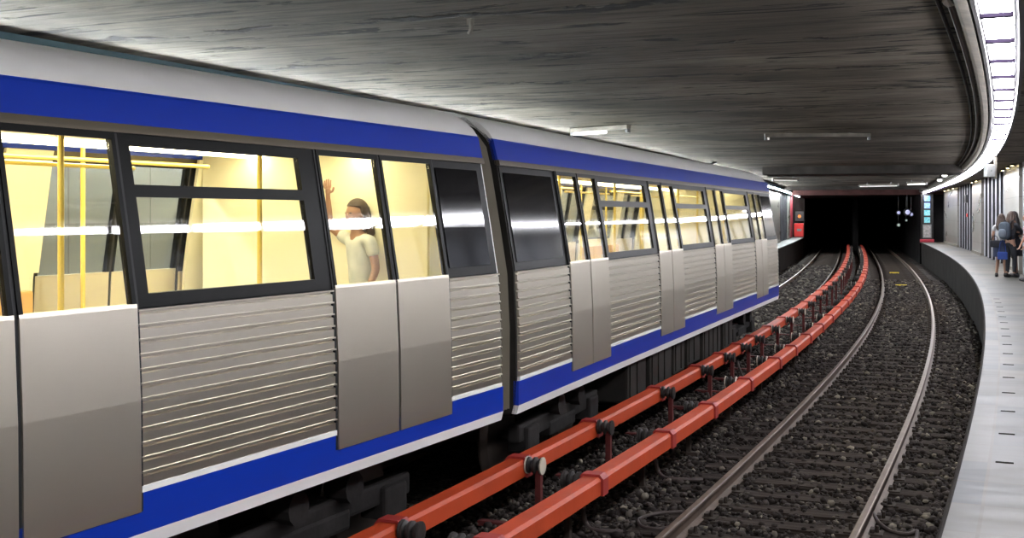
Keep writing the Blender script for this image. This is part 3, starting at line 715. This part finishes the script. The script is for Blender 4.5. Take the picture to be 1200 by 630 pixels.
def make_car(name, label, L, doors, dw, nose_far, seed):
    """local +x away from the joint with the other car when dirn=+1; doors = starts along x"""
    rnd = random.Random(seed)
    root = empty(name); tag(root, label, 'train car')
    xs = [0.0]
    bays = []; prev = .03
    for d0 in doors: bays.append((prev, d0)); prev = d0+dw
    bays.append((prev, L-.03))
    for sd in (-1, 1):
        near = sd == -1
        b = MB(); strip(b, 0, L, .98, 1.20, sd, .004, .05)
        b.build('blue_skirt_stripe', M['blue'], root)
        b = MB(); strip(b, 0, L, .90, .98, sd, .006, .05); b.build('white_skirt_edge', M['white_paint'], root)
        b = MB(); strip(b, 0, L, 3.205, 3.40, sd, .004, .05); b.build('blue_roof_stripe', M['blue'], root)
        b = MB(); strip(b, 0, L, 3.155, 3.205, sd, .014, .05); b.build('gutter', M['gutter'], root)
        for k, (a, c) in enumerate(bays):
            # ribbed steel panel
            if c-a < .3: continue
            n = 12; z0, z1 = 1.235, 2.19; h = (z1-z0)/n; pts = []
            for i in range(n):
                z = z0+i*h
                pts += [(z, .004), (z+h*.62, .004), (z+h*.68, -.012), (z+h*.80, -.012), (z+h*.86, .014), (z+h*.97, .014)]
            pts.append((z1, .004)); side_pts = pts+[(z1, -.04), (z0, -.04)]
            b = MB(); side_prof(b, a, c, side_pts, sd); b.build('ribbed_panel', M['steel_rib'], root)
            b = MB(); strip(b, a, c, 1.20, 1.235, sd, .008, .05); b.build('pale_sill', M['white_paint'], root)
            # window unit
            end_bay = k in (0, len(bays)-1)
            if end_bay:
                b = MB(); strip(b, a, c, 2.19, 3.155, sd, -.012, .02); b.build('dark_window_panel', M['black_frame'], root)
                b = MB(); strip(b, a+.06, c-.12, 2.27, 3.09, sd, -.004, .006); b.build('dark_pane', M['rubber_gloss'], root)
                continue
            f = MB(); wa, wb = a+.10, c-.19
            strip(f, a, c, 2.19, 2.27, sd, 0, .04); strip(f, a, c, 3.085, 3.155, sd, 0, .04); strip(f, a, wa, 2.27, 3.085, sd, 0, .04); strip(f, wb, c, 2.27, 3.085, sd, 0, .04)
            strip(f, wa, wb, 2.80, 2.87, sd, 0, .04)
            fo = f.build('window_frame', M['black_frame'], root)
            g_ = MB(); strip(g_, wa, wb, 2.27, 2.80, sd, -.012, .006); g_.build('lower_pane', M['glass'], fo)
            g_ = MB(); strip(g_, wa, wb, 2.87, 3.085, sd, -.012, .006); g_.build('hopper_pane', M['glass'], fo)
        for d0 in doors:
            for j in (0, 1):
                x0 = d0+.015+j*(dw/2); x1 = x0+dw/2-.03
                b = MB(); strip(b, x0, x1, 1.10, 2.22, sd, .016, .05)
                lf = b.build('door_leaf', M['steel'], root)
                b = MB(); strip(b, x0, x0+.03, 2.2, 3.155, sd, .012, .04); strip(b, x1-.03, x1, 2.2, 3.155, sd, .012, .04); strip(b, x0+.02, x1-.02, 3.115, 3.155, sd, .012, .04)
                b.build('leaf_frame', M['black_frame'] if (j == 0) else M['black_frame'], lf)
                b = MB(); strip(b, x0+.04, x1-.04, 2.22, 3.11, sd, .0, .006); b.build('leaf_pane', M['glass'], lf)
            b = MB(); strip(b, d0+dw/2-.015, d0+dw/2+.015, 1.10, 3.15, sd, .004, .03); strip(b, d0-.008, d0+.012, 1.10, 3.15, sd, .006, .05); strip(b, d0+dw-.012, d0+dw+.008, 1.10, 3.15, sd, .006, .05)
            b.build('door_seal', M['rubber'], root)
    # roof: white shell
    top = [(3.40, .250), (3.46, .29), (3.54, .38), (3.60, .50), (3.65, .66), (3.69, .9), (3.71, 1.2), (3.715, HW)]
    outer = [(HW-t, z) for z, t in top]; outer = outer+[(-y, z) for y, z in outer[:-1][::-1]]
    inner = [(y*.97, z-.05) for y, z in outer]
    ring = outer+inner[::-1]; q = len(ring); vs = []; fs = []
    st = [0, .05] if True else [0]
    xs = [0.0, L-.75, L-.45, L-.22, L-.08, L] if nose_far else [0.0, L]
    for x in xs:
        e = max(0, (x-(L-.75))/.75) if nose_far else 0
        e = e*e
        for y, z in ring: vs.append((x, y*(1-.10*e), 3.36+(z-3.36)*(1-.62*e)))
    for i in range(len(xs)-1):
        for j in range(q): fs.append((i*q+j, i*q+(j+1) % q, (i+1)*q+(j+1) % q, (i+1)*q+j))
    fs.append(tuple(range(q))[::-1]); fs.append(tuple((len(xs)-1)*q+j for j in range(q)))
    o = mesh_obj('roof', vs, fs, M['white_paint'], root, True)
    try: o.data.set_sharp_from_angle(angle=math.radians(50))
    except Exception: pass
    # ends
    for x, m in ((0.0, M['box_grey']), (L-.03, M['white_paint'])):
        b = MB(); zz = [.9, 1.2, 1.7, 2.2, 2.6, 3.17, 3.38, 3.54, 3.6]; r = [(HW-inset(z)-.02, z) for z in zz]
        r = [(-y, z) for y, z in r]+[(y, z) for y, z in r[::-1]]
        q = len(r); vs = [(x_, y, z) for x_ in (x, x+.03) for y, z in r]
        fs = [(j, (j+1) % q, q+(j+1) % q, q+j) for j in range(q)]+[tuple(range(q))[::-1], tuple(range(q, 2*q))]
        b.add(vs, fs); b.build('end_wall', m, root)
    if nose_far:
        b = MB(); b.box(L, L+.10, -HW+.12, HW-.12, .92, 1.22, .03); b.build('bumper', M['blue'], root)
        b = MB(); b.box(L, L+.03, -.9, .9, 2.15, 3.1, .01); b.build('windscreen', M['rubber_gloss'], root)
        for y in (-1, 1):
            b = MB(); b.lathe([(.09, L), (.09, L+.04), (.07, L+.05)], (0, y, 1.6), 'X', 16); b.build('tail_lamp', M['redbox'], root)
    # interior
    b = MB(); b.box(.05, L-.05, -HW+.05, HW-.05, 1.06, 1.12); b.build('cabin_floor', M['car_floor'], root)
    b = MB(); b.box(.05, L-.05, -HW+.27, HW-.27, 3.24, 3.28); b.build('cabin_ceiling', M['cream'], root)
    for sd in (-1, 1):
        b = MB()
        for k, (a, c) in enumerate(bays):
            if c-a < .3: continue
            strip(b, a+.05, c-.05, 1.12, 2.25, sd, -.06, .03)
            if sd == 1 and 0 < k < len(bays)-1:
                strip(b, a+.0, a+.45, 2.25, 3.2, sd, -.06, .03); strip(b, c-.45, c, 2.25, 3.2, sd, -.06, .03)
            if k in (0, len(bays)-1): strip(b, a+.05, c-.05, 2.25, 3.2, sd, -.06, .03)
        b.build('cabin_liner', M['cream'], root)
    for y in (-.55, .55):
        b = MB(); b.box(.3, L-.5, y-.07, y+.07, 3.20, 3.24, .01); b.build('cabin_lamp', M['car_lamp'], root)
    for x in (doors[0]-.12 if doors[0] > .8 else .1, doors[-1]+dw+.12):
        b = MB(); b.box(x-.02, x+.02, -HW+.28, HW-.28, 1.12, 3.24); b.build('partition', M['cream'], root)
    for k, (a, c) in enumerate(bays[1:-1]):
        for sd in (-1, 1):
            n = max(2, int((c-a-.2)/.48)); w = (c-a-.2)/n
            for i in range(n):
                x0 = a+.1+i*w; y = sd*(HW-.14)
                b = MB(); b.box(x0+.015, x0+w-.015, min(y, y-sd*.45), max(y, y-sd*.45), 1.50, 1.56, .02)
                b.box(x0+.015, x0+w-.015, min(y, y-sd*.06), max(y, y-sd*.06), 1.58, 2.12, .02); b.build('seat', M['seat'], root)
        for sd in (-1, 1):     # glazed draught screens and poles beside the doors
            for x in (a+.03, c-.03):
                b = MB(); b.tube([(x, sd*(HW-.62), 1.12), (x, sd*(HW-.62), 3.24)], .018, 8); b.build('grab_pole', M['pole'], root)
        b = MB(); b.tube([(a, -.35, 3.05), (c, -.35, 3.05)], .015, 8); b.tube([(a, .35, 3.05), (c, .35, 3.05)], .015, 8); b.build('hand_rail', M['pole'], root)
    # underframe
    b = MB(); b.box(.1, L-.15, -HW+.12, HW-.12, .86, 1.04); b.build('underframe', M['under'], root)
    def bogie(xc):
        e = empty('bogie', (xc, 0, 0)); e.parent = root
        b = MB()
        for y in (-1.0, 1.0):
            b.box(-1.35, 1.35, y-.07, y+.07, .42, .60, .03); b.box(-.45, .45, y-.08, y+.08, .34, .50, .03)
            b.lathe([(.12, -.1), (.12, .1)], (-.35, y*1.08, .68), 'Y', 12); b.lathe([(.12, -.1), (.12, .1)], (.35, y*1.08, .68), 'Y', 12)
            for x in (-1.05, 1.05): b.box(x-.17, x+.17, y-.12, y+.12, .30, .56, .03)
        b.box(-.25, .25, -1, 1, .4, .62, .02); b.build('bogie_frame', M['under'], e)
        for x in (-1.05, 1.05):
            b = MB(); b.lathe([(.05, -.9), (.05, -.78), (.12, -.78), (.40, -.76), (.43, -.72), (.46, -.70), (.46, -.68), (.10, -.67), (.07, .67), (.46, .68), (.46, .70), (.43, .72), (.40, .76), (.12, .78), (.05, .78), (.05, .9)], (x, 0, .43), 'Y', 28)
            b.build('wheelset', M['wheel'], e, True)
    bogie(2.4); bogie(L-2.3)
    x = 4.3
    while x < L-4.6:
        w = rnd.uniform(.7, 1.6)
        if x+w > L-4.2: break
        b = MB(); z0 = rnd.uniform(.28, .42); b.box(x, x+w, -HW+.16, -HW+.75, z0, .86, .025)
        for q_ in range(int(w/.35)): b.box(x+.08+q_*.35, x+.1+q_*.35, -HW+.145, -HW+.17, z0+.05, .82)
        b.build('equipment_box', M['box_grey'], root)
        b = MB(); b.box(x, x+w, HW-.75, HW-.16, z0, .86, .025); b.build('equipment_box', M['box_grey'], root)
        x += w+rnd.uniform(.12, .35)
    b = MB()
    for y in (-.9, -.7): b.tube([(.4, y, .80), (L-.6, y, .80)], .03, 8)
    b.build('brake_pipe', M['under'], root)
    return root
M['rubber_gloss'] = mat('dark_glossy_pane', (.004, .004, .005), .08, spec=.3)
def side_place(root, A, phi, u, forward):
    """A: point on the visible side line at the joint, phi the heading in degrees"""
    ph = math.radians(phi); d = Vector((math.sin(ph), math.cos(ph), 0)); n = Vector((math.cos(ph), -math.sin(ph), 0))
    o = Vector((A[0], A[1], 0))+d*u-n*HW
    root.location = o; root.rotation_euler = (0, 0, math.pi/2-ph)
    return d, n
L2 = 15.9
c2 = make_car('train_car', 'silver and blue train car at the far end, its side seen in full', L2, [1.55, 5.35, 9.10, 13.0], 1.42, True, 3)
side_place(c2, (.078, 10.86), 20.9, -.06, True)
L1 = 15.9
dd = sorted([L1-2.60, L1-6.12, L1-9.6, L1-13.1])
dd = [x for x in dd if x > .3]
c1 = make_car('train_car', 'silver and blue train car nearest the camera, cut off by the left edge', L1, dd, 1.65, False, 5)
side_place(c1, (-.038, 10.59), 25.5, -L1-.10, True)
# bellows between the cars
root = empty('gangway_bellows', (0, 0, 0)); tag(root, 'grey brown ribbed bellows between the two train cars', 'bellows')
bpy.context.view_layer.update()
def mw(o): return Matrix.Translation(o.location) @ Matrix.Rotation(o.rotation_euler.z, 4, 'Z')
m1, m2 = mw(c1), mw(c2); vs = []; fs = []; K = 13
zz = [.95, 1.7, 2.2, 2.6, 3.17, 3.38, 3.50]; rg = [(-(HW-inset(z)), z) for z in zz]+[(0, 3.60)]+[(HW-inset(z), z) for z in zz[::-1]]
for i in range(K):
    t = i/(K-1); k = .955 if i % 2 else .925
    for y, z in rg:
        a = m1 @ Vector((L1, y*k, 1+(z-1)*.975)); b_ = m2 @ Vector((0, y*k, 1+(z-1)*.975)); vs.append(a.lerp(b_, t))
q = len(rg)
for i in range(K-1):
    for j in range(q): fs.append((i*q+j, i*q+(j+1) % q, (i+1)*q+(j+1) % q, (i+1)*q+j))
mesh_obj('bellows', vs, fs, M['bellows'], root)
b = MB(); a = m1 @ Vector((L1-.4, 0, .75)); c = m2 @ Vector((.4, 0, .75)); b.tube([a, c], .09, 10); b.build('coupler', M['under'], root)

# ================================================================== PEOPLE
SK = mat('skin', (.32, .17, .11), .55); HAIR = mat('brown_hair', (.05, .028, .018), .5, bump=.4, bscale=60, stretch=(4, 4, .4)); HAIRD = mat('dark_hair', (.018, .012, .010), .5, bump=.4, bscale=60, stretch=(4, 4, .4))
def cloth(n, c): return mat(n, c, .85, var=.12, vscale=8, bump=.15, bscale=18)
CW = cloth('white_cotton', (.42, .42, .42)); CB = cloth('black_cotton', (.016, .017, .022)); CN = cloth('navy_cotton', (.02, .03, .07)); CP = cloth('pink_cotton', (.42, .14, .18)); CJ = cloth('pale_jeans', (.20, .23, .28)); CG = cloth('pale_grey_cotton', (.55, .56, .52)); SHO = mat('black_shoe', (.02, .018, .018), .5); EYE = mat('eye_dark', (.03, .02, .015), .3); LIP = mat('lips', (.45, .12, .10), .5)
def skin(name, nodes_, edges, m, parent, root_i=0, sub=1):
    me = bpy.data.meshes.new(name); me.from_pydata([n[0] for n in nodes_], edges, []); me.update(); me.materials.append(m)
    o = bpy.data.objects.new(name, me); C.objects.link(o); o.parent = parent
    md = o.modifiers.new('skin', 'SKIN'); md.use_smooth_shade = True; md.branch_smoothing = .4
    sv = me.skin_vertices[0].data
    for i, n in enumerate(nodes_):
        r = n[1]; sv[i].radius = (r, r) if not isinstance(r, tuple) else r
        sv[i].use_root = (i == root_i)
    s_ = o.modifiers.new('sub', 'SUBSURF'); s_.levels = sub; s_.render_levels = sub
    return o
def person(label, loc, rz, H, J, hair, top, bottom, skirt=False, group=None, sleeve='short', shoe=True, hair_len=.42, turn=0.0):
    """J: joints for a 1.70 m figure facing local +Y: elbows, hands, knees, feet per side"""
    root = empty('person', loc, rz); root.scale = (H/1.70,)*3; tag(root, label, 'person')
    V = Vector; N = []; E_ = []
    def a(p, r, to=None):
        N.append((tuple(p), r)); i = len(N)-1
        if to is not None: E_.append((to, i))
        return i
    lean = J.get('lean', 0); 
    pel = a((0, 0, .93), (.135, .10)); ab = a((0, lean*.3, 1.08), (.115, .085), pel); ch = a((0, lean*.7, 1.26), (.135, .095), ab); up = a((0, lean*.95, 1.38), (.10, .07), ch)
    nk = a((0, lean+.005, 1.46), .050, up); hd0 = a((0, lean+.015, 1.53), .055, nk)
    hdc = V((0, lean+.02, 1.60)); a(hdc, (.074, .088), hd0); hi = len(N)-1; a(hdc+V((0, -.005, .07)), (.06, .07), hi)
    info = {}
    for sx in (-1, 1):
        k = 'L' if sx < 0 else 'R'
        sh = a((sx*.165, lean*.95, 1.385), .052, up); el = V(J['el'+k]); ha = V(J['ha'+k]); sp = V(N[sh][0])
        m_ = a(sp.lerp(el, .5), .043, sh); e = a(el, .037, m_); f = a(el.lerp(ha, .4), .034, e); w = a(ha, .023, f)
        d = (ha-el).normalized(); side = d.cross(V((0, 0, 1)));
        if side.length < .2: side = V((1, 0, 0))
        side.normalize(); curl = side.cross(d).normalized()
        if curl.z > 0 and abs(d.z) < .8: curl = -curl
        pm = a(ha+d*.05, (.034, .018), w)
        for q_ in range(4):
            o = side*(-.027+.018*q_); ln = (.062, .072, .068, .054)[q_]
            k1 = a(ha+d*.09+o, .0095, pm); k2 = a(ha+d*(.09+ln*.5)+o+curl*.012, .0085, k1); a(ha+d*(.09+ln*.85)+o+curl*.038, .0075, k2)
        t1 = a(ha+d*.045-side*.040+curl*.008, .011, pm); a(ha+d*.085-side*.052+curl*.020, .009, t1)
        hp = a((sx*.09, 0, .88), .092, pel); kn = V(J['kn'+k]); ft = V(J['ft'+k]); hpv = V(N[hp][0])
        t_ = a(hpv.lerp(kn, .5), .074, hp); kk = a(kn, .055, t_); cf = a(kn.lerp(ft, .35), .054, kk); an = a(ft+V((0, -.01, .02)), .034, cf)
        tdir = V((sx*.12, 1, 0)).normalized(); a(ft+tdir*.06+V((0, 0, -.030)), .034, an); a(ft+tdir*.14+V((0, 0, -.045)), .028, len(N)-1)
        info[k] = (sp, el, ha, hpv, kn, ft, tdir)
    skin('body', N, E_, SK, root)
    # head shape over the neck
    R = Matrix.Rotation(turn, 3, 'Z')
    b = MB()
    def hf(p):
        q_ = p.copy()
        if p.z < 0: q_.x *= 1-.25*(-p.z); q_.y *= 1-.12*(-p.z); q_.y += .10*(-p.z)
        return q_
    b.ellipsoid(hdc, (.078, .096, .118), R, 20, 14, hf)
    b.ellipsoid(hdc+R @ V((0, .098, -.012)), (.012, .018, .026), R, 8, 6)          # nose
    for sx in (-1, 1): b.ellipsoid(hdc+R @ V((sx*.078, -.005, -.005)), (.010, .02, .032), R, 8, 6)
    hd = b.build('head', SK, root, True)
    b = MB()
    for sx in (-1, 1): b.ellipsoid(hdc+R @ V((sx*.031, .085, .012)), (.013, .009, .008), R, 8, 6)
    b.build('eye', EYE, hd, True)
    b = MB(); b.ellipsoid(hdc+R @ V((0, .088, -.058)), (.024, .010, .009), R, 8, 6); b.build('mouth', LIP, hd, True)
    # hair: cap plus long fall at the back
    b = MB()
    def capf(p):
        q_ = p.copy()
        if p.z < .25 and p.y > .15: q_.y = .15+(p.y-.15)*.15; q_.z = p.z
        return q_
    b.ellipsoid(hdc+V((0, -.012, .022)), (.092, .108, .118), R, 20, 14, capf)
    n = 7
    for i in range(n):
        t = -1+2*i/(n-1); x = t*.085; y = -.055-.045*math.sqrt(max(0, 1-t*t)); L_ = hair_len*(1-.12*t*t)
        pts = [hdc+R @ V((x*.8, y*.8, .06)), hdc+R @ V((x, y, -.06)), hdc+R @ V((x*1.15, y-.03, -.18)), hdc+R @ V((x*1.1, y-.045, -.06-L_*.8)), hdc+R @ V((x*.9, y-.04, -.06-L_))]
        b.tube(pts, .03, 7, rs=[.03, .036, .036, .028, .010])
    b.build('hair', hair, root, True)
    # top
    T = []; TE = []
    def tt(p, r, to=None):
        T.append((tuple(p), r)); i = len(T)-1
        if to is not None: TE.append((to, i))
        return i
    p0 = tt((0, 0, .92), (.155, .120)); p1 = tt((0, lean*.3, 1.08), (.132, .102), p0); p2 = tt((0, lean*.7, 1.26), (.152, .112), p1); p3 = tt((0, lean*.95, 1.385), (.112, .082), p2); tt((0, lean, 1.445), .062, p3)
    for k in 'LR':
        sp, el, ha, *_ = info[k]; s1 = tt(sp, .064, p3)
        if sleeve == 'short': tt(sp.lerp(el, .62), .056, s1)
        else:
            s2 = tt(sp.lerp(el, .5), .055, s1); s3 = tt(el, .048, s2); tt(el.lerp(ha, .88), .036, s3)
    skin('top', T, TE, top, root)
    if skirt:
        b = MB(); b.lathe([(.145, 1.0), (.165, .95), (.19, .85), (.20, .70), (.205, .56), (.195, .555), (.18, .7), (.13, .98)], n=24)
        b.v = [(x, y*.8, z) for x, y, z in b.v]; b.build('skirt', bottom, root, True)
    else:
        B = []; BE = []
        def bb(p, r, to=None):
            B.append((tuple(p), r)); i = len(B)-1
            if to is not None: BE.append((to, i))
            return i
        w0 = bb((0, 0, .97), (.142, .108)); w1 = bb((0, 0, .91), (.145, .112), w0)
        for k in 'LR':
            _, _, _, hp, kn, ft, _ = info[k]; h = bb(hp, .102, w1); t_ = bb(hp.lerp(kn, .5), .085, h); k_ = bb(kn, .064, t_); c_ = bb(kn.lerp(ft, .4), .062, k_); bb(kn.lerp(ft, .93), .045, c_)
        skin('trousers', B, BE, bottom, root)
    for k in 'LR':
        ft, td = info[k][5], info[k][6]; c = ft+td*.055; RR = Matrix.Rotation(math.atan2(-td.x, td.y), 3, 'Z')
        b = MB(); b.ellipsoid((c.x, c.y, ft.z-.036), (.046, .135, .050), RR, 14, 8, lambda p: Vector((p.x, p.y, max(p.z, -.85)+(.35*max(0, -p.y)))))
        b.ellipsoid(ft+V((0, -.012, .0)), (.044, .050, .045), None, 12, 8); b.build('shoe', SHO, root, True)
    return root
st = dict(elL=(-.21, .02, 1.14), haL=(-.20, .12, .92), elR=(.21, .02, 1.14), haR=(.20, .12, .92), knL=(-.09, .03, .50), ftL=(-.10, 0, .08), knR=(.09, .03, .50), ftR=(.10, 0, .08))
def pose(**k): d = dict(st); d.update(k); return d
def at(px, Y): return ((px-600)/1400*Y, Y, PZ)
hugB = pose(lean=.05, elL=(-.20, .20, 1.24), haL=(-.03, .36, 1.18), elR=(.20, .20, 1.20), haR=(.04, .37, 1.12), ftL=(-.07, -.02, .08), ftR=(.09, .05, .08), knL=(-.08, .03, .5), knR=(.09, .07, .5))
hugC = pose(lean=.04, elL=(-.20, .20, 1.20), haL=(-.05, .36, 1.05), elR=(.20, .18, 1.18), haR=(.03, .34, 1.02))
posA = pose(elL=(-.21, -.02, 1.14), haL=(-.22, .10, .93), elR=(.22, .10, 1.16), haR=(.18, .30, 1.10), knL=(-.09, .05, .5), ftL=(-.12, .0, .08), ftR=(.10, .02, .08))
person('girl in white short sleeved top and dark skirt, leftmost of the group on platform', at(1173.3, 30.7), math.radians(-30), 1.60, posA, HAIR, CW, CN, skirt=True, hair_len=.30)
person('girl in black with long brown hair and backpack, hugging her friend', at(1183.5, 30.5), math.radians(-62), 1.66, hugB, HAIR, CB, CB, sleeve='long', hair_len=.34)
person('girl with long dark hair facing the others, dark skirt, being hugged', at(1190.5, 30.85), math.radians(75), 1.66, hugC, HAIRD, CB, CB, skirt=True, hair_len=.46)
person('person in pink top and pale jeans cut by the right edge of photo', at(1204.5, 28.6), math.radians(80), 1.62, pose(), HAIRD, CP, CJ)
# bags
def backpack(loc, rz, label):
    root = empty('backpack', loc, rz); tag(root, label, 'backpack')
    b = MB(); b.ellipsoid((0, 0, 0), (.15, .09, .22), None, 16, 12, lambda p: Vector((math.copysign(abs(p.x)**.6, p.x), math.copysign(abs(p.y)**.6, p.y), math.copysign(abs(p.z)**.6, p.z))))
    b.build('body', cloth('slate_nylon', (.05, .065, .085)), root, True)
    b = MB(); b.ellipsoid((0, -.085, -.07), (.11, .04, .11), None, 14, 8, lambda p: Vector((math.copysign(abs(p.x)**.6, p.x), p.y, math.copysign(abs(p.z)**.6, p.z)))); b.build('pocket', cloth('grey_nylon', (.12, .14, .17)), root, True)
    b = MB()
    for x in (-.10, .10): b.tube([(x, .08, .18), (x, .16, .25), (x, .24, .20), (x, .27, .05), (x*1.2, .20, -.10), (x*1.1, .08, -.16)], .016, 6)
    b.build('strap', CB, root, True)
    b = MB(); b.tube([(-.04, .02, .21), (-.03, .02, .25), (.03, .02, .25), (.04, .02, .21)], .008, 6); b.build('handle', CB, root, True)
def behind(px, Y, rz, d, z):
    x, y, _ = at(px, Y); return (x+math.sin(rz)*d, y-math.cos(rz)*d, PZ+z)
rb = math.radians(-62); backpack(behind(1183.5, 30.5, rb, .20, 1.20), rb, 'dark slate backpack on the back of the hugging girl in black')
def handbag(loc, rz, w, h, d, m, label, strap):
    root = empty('handbag', loc, rz); tag(root, label, 'bag')
    b = MB(); b.box(-w/2, w/2, -d/2, d/2, -h, 0, .03); b.build('body', m, root)
    b = MB(); b.tube([(-w*.35, 0, -.01), (-w*.25, 0, strap*.7), (0, 0, strap), (w*.25, 0, strap*.7), (w*.35, 0, -.01)], .010, 6); b.build('handle', m, root, True)
x, y, _ = at(1171.2, 30.55); handbag((x-.12, y-.0, PZ+.95), -.3, .24, .18, .10, CB, 'black handbag held beside the girl in white', .12)
handbag((x+.02, y-.14, PZ+.66), -.3, .24, .20, .08, cloth('blue_bag', (.02, .05, .22)), 'blue bag hanging in front of the girl in white', .30)
# passengers standing in the near car
def passenger(px, y, label, turn, H, po, hair, top, bottom, **k):
    mm = mw(c1); best = min(((abs(600+1400*(mm @ Vector((x, y, 0))).x/(mm @ Vector((x, y, 0))).y-px), x) for x in np.linspace(L1-7, L1-.6, 300)))[1]
    p = mm @ Vector((best, y, 0)); person(label, (p.x, p.y, 1.125), c1.rotation_euler.z+turn, H, po, hair, top, bottom, **k)
passenger(425, -.55, 'standing passenger in pale top seen through near car doors', math.radians(70), 1.68, pose(lean=.05, elR=(.26, .16, 1.5), haR=(.2, .22, 1.75)), HAIR, CG, CJ, hair_len=.12)
passenger(396, .35, 'standing passenger in teal top farther inside the near car', math.radians(200), 1.74, pose(), HAIRD, cloth('teal_cotton', (.20, .52, .48)), CN, hair_len=.06)

# dark slots in the paving along the platform edge
M['slot'] = mat('slot_dark', (.018, .017, .016), 1, spec=0)
for i in range(16):
    Y = 7.7+1.0*i; sl = s_depth(Y, 1.95)
    b = MB(); b.box(-.018, .018, -.05, .05, 0, .003); b.box(-.023, .023, -.055, .055, 0, .0015)
    o = b.build('paving_slot', M['slot']); o.location = P(sl, 1.95, PZ+.0005); o.rotation_euler = (0, 0, ROT(sl))
    tag(o, 'short dark slot in the marble paving along the platform edge', 'slot', 'dark slots along the platform edge')
